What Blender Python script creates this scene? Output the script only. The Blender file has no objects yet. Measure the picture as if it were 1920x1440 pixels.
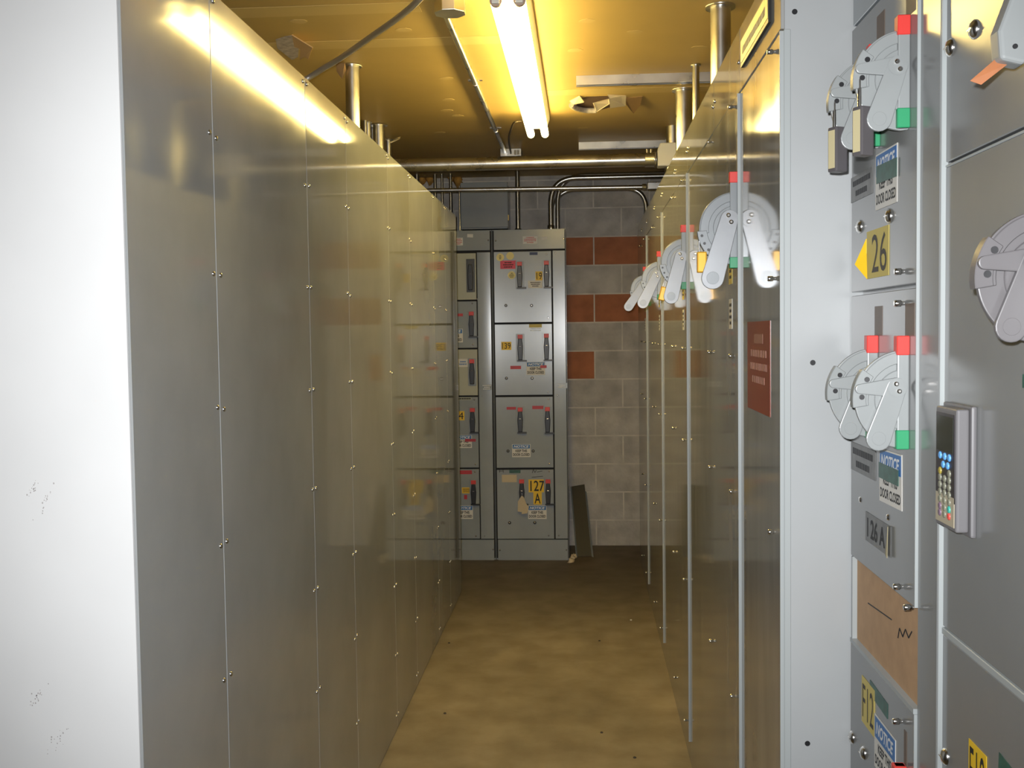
import bpy, bmesh, math, random
from mathutils import Matrix, Vector
random.seed(7)
C = bpy.context.scene.collection
PI = math.pi
# ------------------------------------------------------------------ camera model (f in px of a 1920x1440 frame)
F = 1970.0; H = 1.579
def nrm(a):
    l = math.sqrt(sum(x*x for x in a)); return tuple(x/l for x in a)
def dot(a, b): return sum(x*y for x, y in zip(a, b))
def cross(a, b): return (a[1]*b[2]-a[2]*b[1], a[2]*b[0]-a[0]*b[2], a[0]*b[1]-a[1]*b[0])
Vv = nrm(((1093-960)/F, (720-623)/F, -1.0))
_u = (-math.sin(0.01), math.cos(0.01), 0.0); _k = dot(_u, Vv)
Uv = nrm(tuple(a-_k*b for a, b in zip(_u, Vv))); Rv = cross(Vv, Uv)
def ray(x, y):
    c = ((x-960)/F, (720-y)/F, -1.0); return (dot(c, Rv), dot(c, Vv), dot(c, Uv))
def onX(x, y, X):
    d = ray(x, y); t = X/d[0]; return Vector((X, d[1]*t, H+d[2]*t))
def onY(x, y, Y):
    d = ray(x, y); t = Y/d[1]; return Vector((d[0]*t, Y, H+d[2]*t))
def onZ(x, y, Z):
    d = ray(x, y); t = (Z-H)/d[2]; return Vector((d[0]*t, d[1]*t, Z))

# ------------------------------------------------------------------ materials
def mat(name, col, rough=0.5, metal=0.0, ior=1.5, emit=None, es=0.0, bump=0.0, bscale=3.0, var=0.0, vscale=4.0, rvar=0.0, stretch=None):
    m = bpy.data.materials.new(name); m.use_nodes = True
    nt = m.node_tree; b = nt.nodes['Principled BSDF']
    b.inputs['Base Color'].default_value = (*col, 1); b.inputs['Roughness'].default_value = rough
    b.inputs['Metallic'].default_value = metal; b.inputs['IOR'].default_value = ior
    if emit:
        b.inputs['Emission Color'].default_value = (*emit, 1); b.inputs['Emission Strength'].default_value = es
    if bump or var or rvar:
        tc = nt.nodes.new('ShaderNodeTexCoord'); mp = nt.nodes.new('ShaderNodeMapping')
        nt.links.new(tc.outputs['Object'], mp.inputs['Vector'])
        if stretch: mp.inputs['Scale'].default_value = stretch
        if bump:
            n = nt.nodes.new('ShaderNodeTexNoise'); n.inputs['Scale'].default_value = bscale; n.inputs['Detail'].default_value = 2
            nt.links.new(mp.outputs['Vector'], n.inputs['Vector'])
            bp = nt.nodes.new('ShaderNodeBump'); bp.inputs['Strength'].default_value = bump; bp.inputs['Distance'].default_value = 0.02
            nt.links.new(n.outputs['Fac'], bp.inputs['Height']); nt.links.new(bp.outputs['Normal'], b.inputs['Normal'])
        if var or rvar:
            n2 = nt.nodes.new('ShaderNodeTexNoise'); n2.inputs['Scale'].default_value = vscale; n2.inputs['Detail'].default_value = 6
            nt.links.new(mp.outputs['Vector'], n2.inputs['Vector'])
            if var:
                r = nt.nodes.new('ShaderNodeValToRGB')
                r.color_ramp.elements[0].position = 0.3; r.color_ramp.elements[1].position = 0.7
                r.color_ramp.elements[0].color = (*[c*(1-var) for c in col], 1); r.color_ramp.elements[1].color = (*[min(1, c*(1+var)) for c in col], 1)
                nt.links.new(n2.outputs['Fac'], r.inputs['Fac']); nt.links.new(r.outputs['Color'], b.inputs['Base Color'])
            if rvar:
                mr = nt.nodes.new('ShaderNodeMapRange'); mr.inputs['From Min'].default_value = 0.3; mr.inputs['From Max'].default_value = 0.7
                mr.inputs['To Min'].default_value = max(0.02, rough-rvar); mr.inputs['To Max'].default_value = rough+rvar
                nt.links.new(n2.outputs['Fac'], mr.inputs['Value']); nt.links.new(mr.outputs['Result'], b.inputs['Roughness'])
    return m

M = {}
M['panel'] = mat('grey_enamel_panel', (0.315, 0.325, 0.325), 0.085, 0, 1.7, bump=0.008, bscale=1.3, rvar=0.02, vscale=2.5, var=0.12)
M['panel_smooth'] = mat('glossy_grey_panel', (0.315, 0.325, 0.325), 0.055, 0, 1.7, bump=0.006, bscale=1.1, rvar=0.012, vscale=2.5, var=0.12)
M['panel_right'] = mat('grey_enamel_door', (0.32, 0.32, 0.305), 0.08, 0, 1.75, bump=0.012, bscale=1.5, rvar=0.02, vscale=3, var=0.15, stretch=(1, 3, 0.6))
M['light_paint'] = mat('light_grey_paint', (0.375, 0.388, 0.392), 0.32, 0, 1.5, var=0.05, vscale=3)
M['flashlit_paint'] = mat('flashlit_grey_paint', (0.70, 0.70, 0.695), 0.3, 0, 1.5, var=0.04, vscale=3)  # grey end panel made near white: flash overexposure put into its colour
M['near_paint'] = mat('ansi_grey_paint', (0.215, 0.222, 0.222), 0.2, 0, 1.55, var=0.04, vscale=5)
M['edge'] = mat('pale_painted_edge', (0.36, 0.385, 0.385), 0.4)
M['far_paint'] = mat('dark_grey_paint', (0.31, 0.34, 0.36), 0.21, 0, 1.6, var=0.06, vscale=5)
M['beige_paint'] = mat('greenish_beige_paint', (0.44, 0.44, 0.33), 0.35, 0, 1.5, var=0.05)
M['gap'] = mat('gap_shade', (0.02, 0.02, 0.022), 0.8)  # shade between the far doors put into a dark colour
M['galv'] = mat('galvanised_steel', (0.62, 0.61, 0.58), 0.3, 1.0, var=0.12, vscale=9, rvar=0.06)
M['emt'] = mat('steel_conduit', (0.5, 0.5, 0.48), 0.28, 1.0, var=0.1, vscale=8)
M['chrome'] = mat('bright_screw_steel', (0.8, 0.78, 0.75), 0.2, 1.0)
M['lever_metal'] = mat('brushed_aluminium', (0.28, 0.288, 0.30), 0.32, 0.4, var=0.06, vscale=12)
M['handle_grey'] = mat('grey_cast_handle', (0.27, 0.285, 0.285), 0.35, 0, 1.5, var=0.05, vscale=9)
M['handle_dull'] = mat('dull_grey_handle', (0.125, 0.118, 0.122), 0.4, 0, 1.5, var=0.06, vscale=12)
M['disc_grey'] = mat('grey_disc_plate', (0.25, 0.265, 0.275), 0.3, 0.25, 1.5, var=0.06, vscale=9)
M['black'] = mat('black_plastic', (0.018, 0.018, 0.02), 0.35)
M['dark_metal'] = mat('dark_metal', (0.05, 0.048, 0.045), 0.35, 0.6)
M['red'] = mat('red_plastic', (0.72, 0.05, 0.04), 0.4)
M['green'] = mat('green_plastic', (0.03, 0.30, 0.13), 0.4)
M['yellow_lock'] = mat('yellow_padlock_enamel', (0.80, 0.42, 0.03), 0.3, 0.2)
M['grey_lock'] = mat('grey_padlock_body', (0.13, 0.12, 0.125), 0.4, 0.3)
M['lock_label'] = mat('aged_label', (0.55, 0.48, 0.28), 0.6)
M['yellow'] = mat('yellow_label', (0.85, 0.55, 0.02), 0.5)
M['yellow_pale'] = mat('faded_yellow_label', (0.62, 0.50, 0.13), 0.55)
M['white'] = mat('white_label', (0.72, 0.70, 0.65), 0.5)
M['paper'] = mat('aged_paper', (0.62, 0.52, 0.36), 0.8)
M['blue'] = mat('notice_blue', (0.04, 0.17, 0.45), 0.45)
M['ink'] = mat('black_ink', (0.012, 0.012, 0.014), 0.6)
M['ink_brown'] = mat('dark_ink', (0.05, 0.04, 0.03), 0.6)
M['letter_white'] = mat('white_lettering', (0.8, 0.82, 0.84), 0.5)
M['pink'] = mat('pink_red_label', (0.75, 0.06, 0.12), 0.5)
M['dymo_red'] = mat('red_embossed_tape', (0.50, 0.03, 0.04), 0.45)
M['dymo_green'] = mat('dark_green_tape', (0.025, 0.10, 0.075), 0.4, var=0.3, vscale=60)
M['cream'] = mat('cream_round_sticker', (0.85, 0.73, 0.30), 0.5)
M['tag_grey'] = mat('grey_engraved_label', (0.14, 0.14, 0.135), 0.4, var=0.25, vscale=40)
M['rust_sign'] = mat('rust_red_sign', (0.30, 0.055, 0.03), 0.3, 0, 1.6, var=0.08)
M['sign_text'] = mat('faded_sign_text', (0.42, 0.20, 0.15), 0.5)
M['tan_board'] = mat('tan_fibreboard', (0.46, 0.29, 0.16), 0.8, var=0.08, vscale=30)
M['slot'] = mat('brown_slot', (0.16, 0.12, 0.095), 0.5)
M['concrete'] = None
M['tube'] = mat('fluorescent_tube', (0.9, 0.9, 0.85), 0.4, emit=(1.0, 0.74, 0.24), es=33.0)
M['white_enamel'] = mat('white_enamel_fixture', (0.82, 0.80, 0.72), 0.4)
M['tube_end'] = mat('tube_end_cap', (0.5, 0.36, 0.28), 0.4, 0.3)
M['drywall_paper'] = mat('torn_drywall_paper', (0.72, 0.62, 0.42), 0.9)
M['brown_paper'] = mat('brown_torn_paper', (0.32, 0.20, 0.09), 0.9)
M['gypsum'] = mat('crumbled_gypsum', (0.42, 0.38, 0.36), 0.9, var=0.3, vscale=40)
M['foam'] = mat('orange_spray_foam', (0.50, 0.27, 0.06), 0.9, var=0.3, vscale=30)
M['flex'] = mat('armoured_cable_steel', (0.45, 0.45, 0.47), 0.4, 0.8)
M['cord'] = mat('dark_cord', (0.06, 0.045, 0.03), 0.5)
M['lcd'] = mat('dark_display', (0.035, 0.04, 0.035), 0.15)
M['keypad_grey'] = mat('keypad_case_grey', (0.15, 0.145, 0.15), 0.45)
M['keypad_dark'] = mat('keypad_membrane_dark', (0.035, 0.03, 0.035), 0.35)
M['keypad_cream'] = mat('keypad_membrane_cream', (0.42, 0.37, 0.27), 0.5)
M['key_blue'] = mat('blue_key', (0.12, 0.36, 0.75), 0.4)
M['key_olive'] = mat('olive_key', (0.20, 0.20, 0.15), 0.4)
M['key_teal'] = mat('teal_key', (0.05, 0.38, 0.32), 0.4)
M['key_red'] = mat('red_key', (0.65, 0.08, 0.06), 0.4)
M['key_mauve'] = mat('mauve_key', (0.18, 0.12, 0.17), 0.4)
M['orange_tape'] = mat('orange_tape', (0.30, 0.10, 0.028), 0.6, var=0.2, vscale=30)
M['spackle'] = mat('ceiling_spackle', (0.57, 0.43, 0.18), 0.8)
M['mdark'] = mat('dark_steel_plate', (0.05, 0.047, 0.04), 0.5)

def concrete():
    m = bpy.data.materials.new('stained_concrete'); m.use_nodes = True; nt = m.node_tree; b = nt.nodes['Principled BSDF']
    tc = nt.nodes.new('ShaderNodeTexCoord')
    def noise(s, d, sc=None):
        n = nt.nodes.new('ShaderNodeTexNoise'); n.inputs['Scale'].default_value = s; n.inputs['Detail'].default_value = d
        if sc:
            mp = nt.nodes.new('ShaderNodeMapping'); mp.inputs['Scale'].default_value = sc
            nt.links.new(tc.outputs['Object'], mp.inputs['Vector']); nt.links.new(mp.outputs['Vector'], n.inputs['Vector'])
        else: nt.links.new(tc.outputs['Object'], n.inputs['Vector'])
        return n
    a = noise(1.6, 8, (1.3, 0.8, 1)); c = noise(6, 8); e = noise(90, 3)
    r = nt.nodes.new('ShaderNodeValToRGB'); r.color_ramp.elements[0].position = 0.32; r.color_ramp.elements[1].position = 0.68
    r.color_ramp.elements[0].color = (0.245, 0.205, 0.145, 1); r.color_ramp.elements[1].color = (0.345, 0.29, 0.21, 1)
    nt.links.new(a.outputs['Fac'], r.inputs['Fac'])
    r2 = nt.nodes.new('ShaderNodeValToRGB'); r2.color_ramp.elements[0].position = 0.35; r2.color_ramp.elements[1].position = 0.65
    r2.color_ramp.elements[0].color = (0.72, 0.70, 0.66, 1); r2.color_ramp.elements[1].color = (1, 1, 1, 1)
    nt.links.new(c.outputs['Fac'], r2.inputs['Fac'])
    mx = nt.nodes.new('ShaderNodeMix'); mx.data_type = 'RGBA'; mx.blend_type = 'MULTIPLY'; mx.inputs[0].default_value = 1
    nt.links.new(r.outputs['Color'], mx.inputs[6]); nt.links.new(r2.outputs['Color'], mx.inputs[7])
    # colour gets darker towards the far end of the aisle
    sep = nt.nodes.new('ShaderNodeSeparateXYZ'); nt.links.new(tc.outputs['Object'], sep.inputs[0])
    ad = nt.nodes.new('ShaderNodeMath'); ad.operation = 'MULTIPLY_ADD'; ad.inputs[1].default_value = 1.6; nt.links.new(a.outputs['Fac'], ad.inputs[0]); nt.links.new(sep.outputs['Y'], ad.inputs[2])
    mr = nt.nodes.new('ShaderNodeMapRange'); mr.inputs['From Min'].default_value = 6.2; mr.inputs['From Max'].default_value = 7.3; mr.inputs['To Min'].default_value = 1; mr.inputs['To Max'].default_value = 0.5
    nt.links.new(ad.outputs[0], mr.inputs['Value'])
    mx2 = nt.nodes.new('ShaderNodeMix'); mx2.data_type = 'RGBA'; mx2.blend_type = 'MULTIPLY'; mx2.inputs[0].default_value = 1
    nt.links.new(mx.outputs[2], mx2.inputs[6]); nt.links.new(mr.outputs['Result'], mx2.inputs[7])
    nt.links.new(mx2.outputs[2], b.inputs['Base Color'])
    b.inputs['Roughness'].default_value = 0.62
    bp = nt.nodes.new('ShaderNodeBump'); bp.inputs['Strength'].default_value = 0.15; bp.inputs['Distance'].default_value = 0.004
    nt.links.new(e.outputs['Fac'], bp.inputs['Height']); nt.links.new(bp.outputs['Normal'], b.inputs['Normal'])
    return m
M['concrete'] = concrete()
M['ceil'] = mat('tan_drywall_ceiling', (0.50, 0.36, 0.13), 0.55, 0, 1.45, var=0.13, vscale=1.2, bump=0.05, bscale=2)
M['ceil_tape'] = mat('ceiling_joint_tape', (0.58, 0.44, 0.18), 0.6)
M['block'] = mat('grey_concrete_block', (0.52, 0.49, 0.45), 0.9, var=0.22, vscale=7, bump=0.35, bscale=60)
M['red_block'] = mat('terracotta_block', (0.42, 0.15, 0.065), 0.75, var=0.2, vscale=8, bump=0.2, bscale=40)
M['mortar'] = mat('mortar', (0.68, 0.64, 0.57), 0.9, var=0.15, vscale=10)
M['wall_paint'] = mat('painted_masonry', (0.34, 0.31, 0.26), 0.85, var=0.1)

# ------------------------------------------------------------------ mesh builder
class MB:
    def __init__(s): s.v = []; s.f = []; s.m = []; s.sm = []
    def add(s, vs, fs, m=0, sm=False):
        o = len(s.v); s.v += [tuple(v) for v in vs]
        for f in fs: s.f.append([i+o for i in f]); s.m.append(m); s.sm.append(sm)
        return s
    def box(s, x0, x1, y0, y1, z0, z1, m=0):
        x0, x1 = sorted((x0, x1)); y0, y1 = sorted((y0, y1)); z0, z1 = sorted((z0, z1))
        v = [(x, y, z) for z in (z0, z1) for y in (y0, y1) for x in (x0, x1)]
        return s.add(v, [(0, 2, 3, 1), (4, 5, 7, 6), (0, 1, 5, 4), (2, 6, 7, 3), (0, 4, 6, 2), (1, 3, 7, 5)], m)
    def prism(s, poly, axis, lo, hi, m=0):
        n = len(poly)
        mk = {'x': lambda a, b, t: (t, a, b), 'y': lambda a, b, t: (a, t, b), 'z': lambda a, b, t: (a, b, t)}[axis]
        v = [mk(a, b, lo) for a, b in poly]+[mk(a, b, hi) for a, b in poly]
        fs = [list(range(n))[::-1], list(range(n, 2*n))]+[(i, (i+1) % n, n+(i+1) % n, n+i) for i in range(n)]
        return s.add(v, fs, m)
    def tube(s, pts, r, n=14, m=0, closed=True, radii=None):
        pts = [Vector(p) for p in pts]; rings = []; ref = None
        for i, p in enumerate(pts):
            t = (pts[min(i+1, len(pts)-1)]-pts[max(i-1, 0)]).normalized()
            if ref is None: ref = Vector((0, 0, 1)) if abs(t.z) < 0.9 else Vector((1, 0, 0))
            a = (ref-t*ref.dot(t))
            if a.length < 1e-4: a = Vector((1, 0, 0))-t*t.x
            a.normalize(); ref = a; b = t.cross(a); rr = radii[i] if radii else r
            rings.append([p+(a*math.cos(k*2*PI/n)+b*math.sin(k*2*PI/n))*rr for k in range(n)])
        v = [q for R_ in rings for q in R_]; fs = []
        for i in range(len(rings)-1):
            for k in range(n): fs.append((i*n+k, i*n+(k+1) % n, (i+1)*n+(k+1) % n, (i+1)*n+k))
        s.add(v, fs, m, True)
        if closed:
            s.add(rings[0], [list(range(n))[::-1]], m); s.add(rings[-1], [list(range(n))], m)
        return s
    def cyl(s, p0, p1, r, n=16, m=0): return s.tube([p0, p1], r, n, m)
    def mesh(s, name, mats, off=(0, 0, 0), bevel=0, seg=2):
        me = bpy.data.meshes.new(name); ox, oy, oz = off
        me.from_pydata([(x-ox, y-oy, z-oz) for x, y, z in s.v], [], s.f)
        for mm in mats: me.materials.append(mm)
        for p, mi, sm in zip(me.polygons, s.m, s.sm): p.material_index = mi; p.use_smooth = sm
        bm = bmesh.new(); bm.from_mesh(me)
        bmesh.ops.recalc_face_normals(bm, faces=bm.faces)
        if bevel:
            bmesh.ops.remove_doubles(bm, verts=bm.verts, dist=1e-6)
            ed = [e for e in bm.edges if len(e.link_faces) == 2 and e.calc_face_angle(0) > 0.6]
            bmesh.ops.bevel(bm, geom=ed, offset=bevel, segments=seg, profile=0.6, affect='EDGES', clamp_overlap=True)
        bm.to_mesh(me); bm.free()
        return me

def link(name, data, parent=None):
    o = bpy.data.objects.new(name, data); C.objects.link(o)
    if parent: o.parent = parent
    return o
WO = {}   # world origin of each top-level thing
def top(o):
    while o.parent: o = o.parent
    return o
def tag(o, label, cat, group=None):
    o['label'] = label; o['category'] = cat
    if group: o['group'] = group
    return o
def thing(name, loc, label, cat, group=None):
    o = link(name, None); o.location = loc; o.empty_display_size = 0.05; WO[o.name] = Vector(loc)
    return tag(o, label, cat, group)
def solo(name, mb, mats, label, cat, loc=(0, 0, 0), group=None, bevel=0, seg=2):
    o = link(name, mb.mesh(name, mats, loc, bevel, seg)); o.location = loc; WO[o.name] = Vector(loc)
    return tag(o, label, cat, group)
def part(name, mb, mats, parent, bevel=0, seg=2):          # mesh given in world coordinates
    return link(name, mb.mesh(name, mats, WO[top(parent).name], bevel, seg), parent)
def struct(name, mb, mats):
    o = link(name, mb.mesh(name, mats)); o['kind'] = 'structure'; return o
def framed(name, mb, mats, parent, p, u, n, bevel=0, seg=2, tilt=0.0):   # mesh in a face frame (u right, v up, n out)
    me = mb.mesh(name, mats, (0, 0, 0), bevel, seg)
    o = link(name, me, parent); o.matrix_local = frame(Vector(p)-WO[top(parent).name], u, n, tilt); return o
def frame(p, u, n, tilt=0.0):
    u = Vector(u); n = Vector(n); v = n.cross(u)
    m = Matrix((u, v, n)).transposed().to_4x4(); m.translation = p
    return m @ Matrix.Rotation(tilt, 4, 'Z')
def sub(name, mb, mats, parent, bevel=0, seg=2):           # sub-part in its parent's own frame
    return link(name, mb.mesh(name, mats, (0, 0, 0), bevel, seg), parent)
FX = ((0, -1, 0), (-1, 0, 0))       # faces that look towards -X (right-hand row)
FXL = ((0, 1, 0), (1, 0, 0))        # faces that look towards +X (left-hand row)
FY = ((1, 0, 0), (0, -1, 0))        # faces that look towards the camera

_tx = {}
def text_mesh(s, m, bold=0.0, sx=1.0, shear=0.0):
    k = (s, m.name, bold, sx, shear)
    if k in _tx: return _tx[k]
    cu = bpy.data.curves.new('t', 'FONT'); cu.body = s; cu.size = 1; cu.align_x = 'CENTER'; cu.align_y = 'CENTER'; cu.offset = bold; cu.shear = shear; cu.resolution_u = 3
    o = bpy.data.objects.new('t', cu); C.objects.link(o)
    dg = bpy.context.evaluated_depsgraph_get(); me = bpy.data.meshes.new_from_object(o.evaluated_get(dg))
    bpy.data.objects.remove(o); bpy.data.curves.remove(cu)
    xs = [v.co.x for v in me.vertices]; ys = [v.co.y for v in me.vertices]
    cx, cy = (min(xs)+max(xs))/2, (min(ys)+max(ys))/2; w, h = max(xs)-min(xs), max(ys)-min(ys)
    for v in me.vertices: v.co.x = (v.co.x-cx)/w; v.co.y = (v.co.y-cy)/h
    me.materials.clear(); me.materials.append(m); me.name = 'lettering'
    _tx[k] = me; return me
def letter(parent, s, m, w, h, x=0, y=0, z=0.0012, bold=0.02, shear=0.0, rot=0):
    o = link('lettering', text_mesh(s, m, bold, 1, shear), parent)
    o.location = (x, y, z); o.scale = (w, h, 1); o.rotation_euler = (0, 0, rot); return o
def bars(parent, m, rows, w, h, name='print', fill=0.8, z=0.0011):
    """rows of unreadable small print as short strokes"""
    mb = MB(); n = len(rows)
    for i, l in enumerate(rows):
        y = h/2-(i+0.5)*h/n; x = -w*l/2
        while x < w*l/2:
            d = random.uniform(0.03, 0.09)*w; mb.box(x, min(x+d, w*l/2), y-h/n*0.26, y+h/n*0.26, z-0.0006, z); x += d+0.02*w
    return sub(name, mb, [m], parent)
def label_plate(parent, p, fr, w, h, m, name='sticker', tilt=0, t=0.0008, bevel=0):
    return framed(name, MB().box(-w/2, w/2, -h/2, h/2, 0, t), [m], parent, p, *fr, tilt=tilt, bevel=bevel)
def notice(parent, p, fr, w, h, blue_h=0.36, tilt=0):
    s = label_plate(parent, p, fr, w, h, M['white'], 'notice_sticker', tilt)
    b = h*blue_h
    sub('blue_band', MB().box(-w*0.47, w*0.47, h/2-b, h/2-h*0.03, 0.0008, 0.0011), [M['blue']], s)
    letter(s, 'NOTICE', M['letter_white'], w*0.82, b*0.58, 0, h/2-b*0.53, 0.0014, 0.03, 0.25)
    rem = h-b
    letter(s, 'KEEP THIS', M['ink'], w*0.62, rem*0.31, 0, h/2-b-rem*0.27, 0.0012, 0.03)
    letter(s, 'DOOR CLOSED', M['ink'], w*0.9, rem*0.31, 0, h/2-b-rem*0.70, 0.0012, 0.03)
    return s

_sc = {}
def screw_mesh(kind):
    if kind in _sc: return _sc[kind]
    mb = MB()
    if kind == 'pan':       # low pan-head, axis +z
        mb.tube([(0, 0, 0), (0, 0, 0.0015), (0, 0, 0.0032), (0, 0, 0.0042)], 1, 10, 0, True, [0.0056, 0.0056, 0.0045, 0.002])
    elif kind == 'stud':    # captive knurled screw standing off the panel
        mb.tube([(0, 0, 0), (0, 0, 0.004), (0, 0, 0.004), (0, 0, 0.013), (0, 0, 0.0145)], 1, 12, 0, True, [0.0035, 0.0035, 0.0052, 0.0052, 0.0038])
    elif kind == 'big':     # round quarter-turn fastener
        mb.tube([(0, 0, 0), (0, 0, 0.002), (0, 0, 0.006), (0, 0, 0.0075)], 1, 20, 0, True, [0.0125, 0.0125, 0.0085, 0.003])
        mb.box(-0.008, 0.008, -0.0009, 0.0009, 0.0066, 0.0079)
    elif kind == 'tiny':
        mb.tube([(0, 0, 0), (0, 0, 0.002), (0, 0, 0.0028)], 1, 10, 0, True, [0.006, 0.005, 0.002])
    me = mb.mesh('screw', [M['chrome']]); _sc[kind] = me; return me
def screw(parent, p, fr, kind='pan', name='screw'):
    o = link(name, screw_mesh(kind), parent); o.matrix_local = frame(Vector(p)-WO[top(parent).name], *fr); return o

def capsule(c0, r0, c1, r1, n=10):
    (x0, y0), (x1, y1) = c0, c1; d = math.hypot(x1-x0, y1-y0); a = math.atan2(y1-y0, x1-x0); be = math.acos(max(-1, min(1, (r0-r1)/d)))
    P = []
    for i in range(n+1):
        t = a-be+2*be*i/n; P.append((x1+r1*math.cos(t), y1+r1*math.sin(t)))
    for i in range(n+1):
        t = a+be+(2*PI-2*be)*i/n; P.append((x0+r0*math.cos(t), y0+r0*math.sin(t)))
    return P
def arc(cx, cy, r, a0, a1, n): return [(cx+r*math.cos(a0+(a1-a0)*i/n), cy+r*math.sin(a0+(a1-a0)*i/n)) for i in range(n+1)]

# ------------------------------------------------------------------ the room
XL, XR, YF, YB, ZC = -2.0, 1.25, -1.6, 7.75, 2.725
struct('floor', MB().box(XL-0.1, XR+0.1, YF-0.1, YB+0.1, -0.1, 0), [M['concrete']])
cb = MB().box(XL-0.1, XR+0.1, YF-0.1, YB+0.1, ZC, ZC+0.1)
for (y0, x0, x1) in ((4.15, XL, -0.22), (3.71, XL, -0.56), (5.09, -0.19, XR)):      # taped board joints
    cb.box(x0, x1, y0-0.055, y0+0.055, ZC-0.0012, ZC, 1)
for q in ((757, 56), (837, 147), (840, 187), (858, 217), (1101, 39), (1078, 94), (1311, 89), (1093, 240), (825, 249), (838, 207), (560, 40), (1190, 60)):   # spackled screw heads
    p = onZ(q[0], q[1], ZC); cb.prism([(p.x+0.032*math.cos(t*PI/8)*random.uniform(.8, 1.1), p.y+0.026*math.sin(t*PI/8)*random.uniform(.8, 1.1)) for t in range(16)], 'z', ZC-0.001, ZC, 2)
struct('ceiling', cb, [M['ceil'], M['ceil_tape'], M['spackle']])
struct('wall_left', MB().box(XL-0.1, XL, YF, YB, 0, ZC), [M['wall_paint']])
struct('wall_right', MB().box(XR, XR+0.1, YF, YB, 0, ZC), [M['wall_paint']])
struct('wall_front', MB().box(XL, XR, YF-0.1, YF, 0, ZC), [M['wall_paint']])
wb = MB().box(XL, XR, YB, YB+0.1, 0, ZC, 2)
CH, MJ = 0.2087, 0.010
for k in range(-1, 14):                          # block courses, running bond; three courses carry terracotta blocks
    z0 = 0.403-0.2087+CH*k-CH*0; z1 = z0+CH-MJ
    z0c, z1c = max(0, z0), min(ZC, z1)
    if z1c <= z0c: continue
    off = 0.085 if k % 2 else 0.287
    zc = (z0+z1)/2
    x = off-0.407*12
    while x < XR:
        xa, xb = max(XL, x+MJ/2), min(XR, x+0.407-MJ/2)
        if xb > xa:
            xm = (x+x+0.407)/2
            red = (2.08 < zc < 2.28 and xm > -0.4) or (1.66 < zc < 1.86 and xm > -0.4) or (1.24 < zc < 1.44 and -0.4 < xm < -0.05)
            wb.box(xa, xb, YB-0.006, YB+0.01, z0c, z1c, 1 if red else 0)
        x += 0.407
struct('wall_back', wb, [M['block'], M['red_block'], M['mortar']])

# ------------------------------------------------------------------ left-hand row: plain backs of switchgear cabinets
LX = -0.755; TOPZ = 2.29
LB = [1.71, 2.135, 2.875, 3.37, 4.09, 4.60, 5.33, 5.795, 6.32]
LZ = [2.272, 1.992, 1.711, 1.430, 1.149, 0.867, 0.585, 0.303, 0.06]
LLAB = ['narrow grey cabinet nearest the camera in the left row, with pale end face',
        'wide plain grey cabinet second from the camera in the left row',
        'narrow grey cabinet third from the camera in the left row',
        'wide grey cabinet fourth from the camera in the left row, below the ceiling pipe',
        'narrow grey cabinet fifth from the camera in the left row',
        'wide grey cabinet sixth from the camera in the left row, reflecting the far doors',
        'narrow grey cabinet next to the last one in the left row',
        'grey cabinet at the far end of the left row, nearest the brick wall end']
for i in range(8):
    y0, y1 = LB[i], LB[i+1]
    t = thing('switchgear_cabinet', (LX-0.3, (y0+y1)/2, 0), LLAB[i], 'electrical cabinet', 'cabinets of the left row')
    part('body', MB().box(LX-0.62, LX-0.004, y0+(0.004 if i == 0 else 0.0005), y1-0.0005, 0, TOPZ-0.004), [M['panel']], t)
    part('top_plate', MB().box(LX-0.62, LX-0.003, y0+0.0005, y1-0.0005, TOPZ-0.004, TOPZ), [M['panel']], t)
    part('back_panel', MB().box(LX-0.004, LX, y0+0.0012, y1-0.0012, 0.012, TOPZ-0.001), [M['panel'] if i < 2 else M['panel_smooth']], t, 0.0012, 1)
    if i == 0:
        e = part('end_panel', MB().box(LX-0.62, LX-0.0045, y0-0.002, y0+0.004, 0.0, TOPZ-0.004), [M['flashlit_paint']], t)
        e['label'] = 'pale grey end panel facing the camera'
        for (px, py, s) in ((85, 940, 0.02), (72, 1300, 0.024), (105, 1390, 0.026), (62, 915, 0.012)):     # scuff marks
            p = onY(px, py, y0-0.002); mb = MB()
            for k in range(18):
                a, b = random.gauss(0, 0.25), random.gauss(0, 0.6); dx = (a+b*0.55)*s; dz = b*s
                r = random.uniform(0.0004, 0.0011); mb.box(dx-r, dx+r, dz-r*1.3, dz+r*1.3, 0, 0.0002)
            framed('scuff', mb, [mat('scuff_grey', (0.38, 0.36, 0.35), 0.7) if 'scuff_grey' not in bpy.data.materials else bpy.data.materials['scuff_grey']], t, p, *FY)
    for z in LZ:
        for ys in ((y0+0.019,) if i > 0 else ())+((y1-0.019,) if i < 7 else ()):
            screw(t, (LX, ys+random.uniform(-.004, .004), z+random.uniform(-.004, .004)), FXL, 'pan')

# ------------------------------------------------------------------ right-hand row: doors with flange-mounted disconnect handles
RX = 0.376
RB = [2.03, 2.543, 3.04, 3.79, 4.30, 5.01, 5.53, 6.19, 6.70, 7.2]

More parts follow.
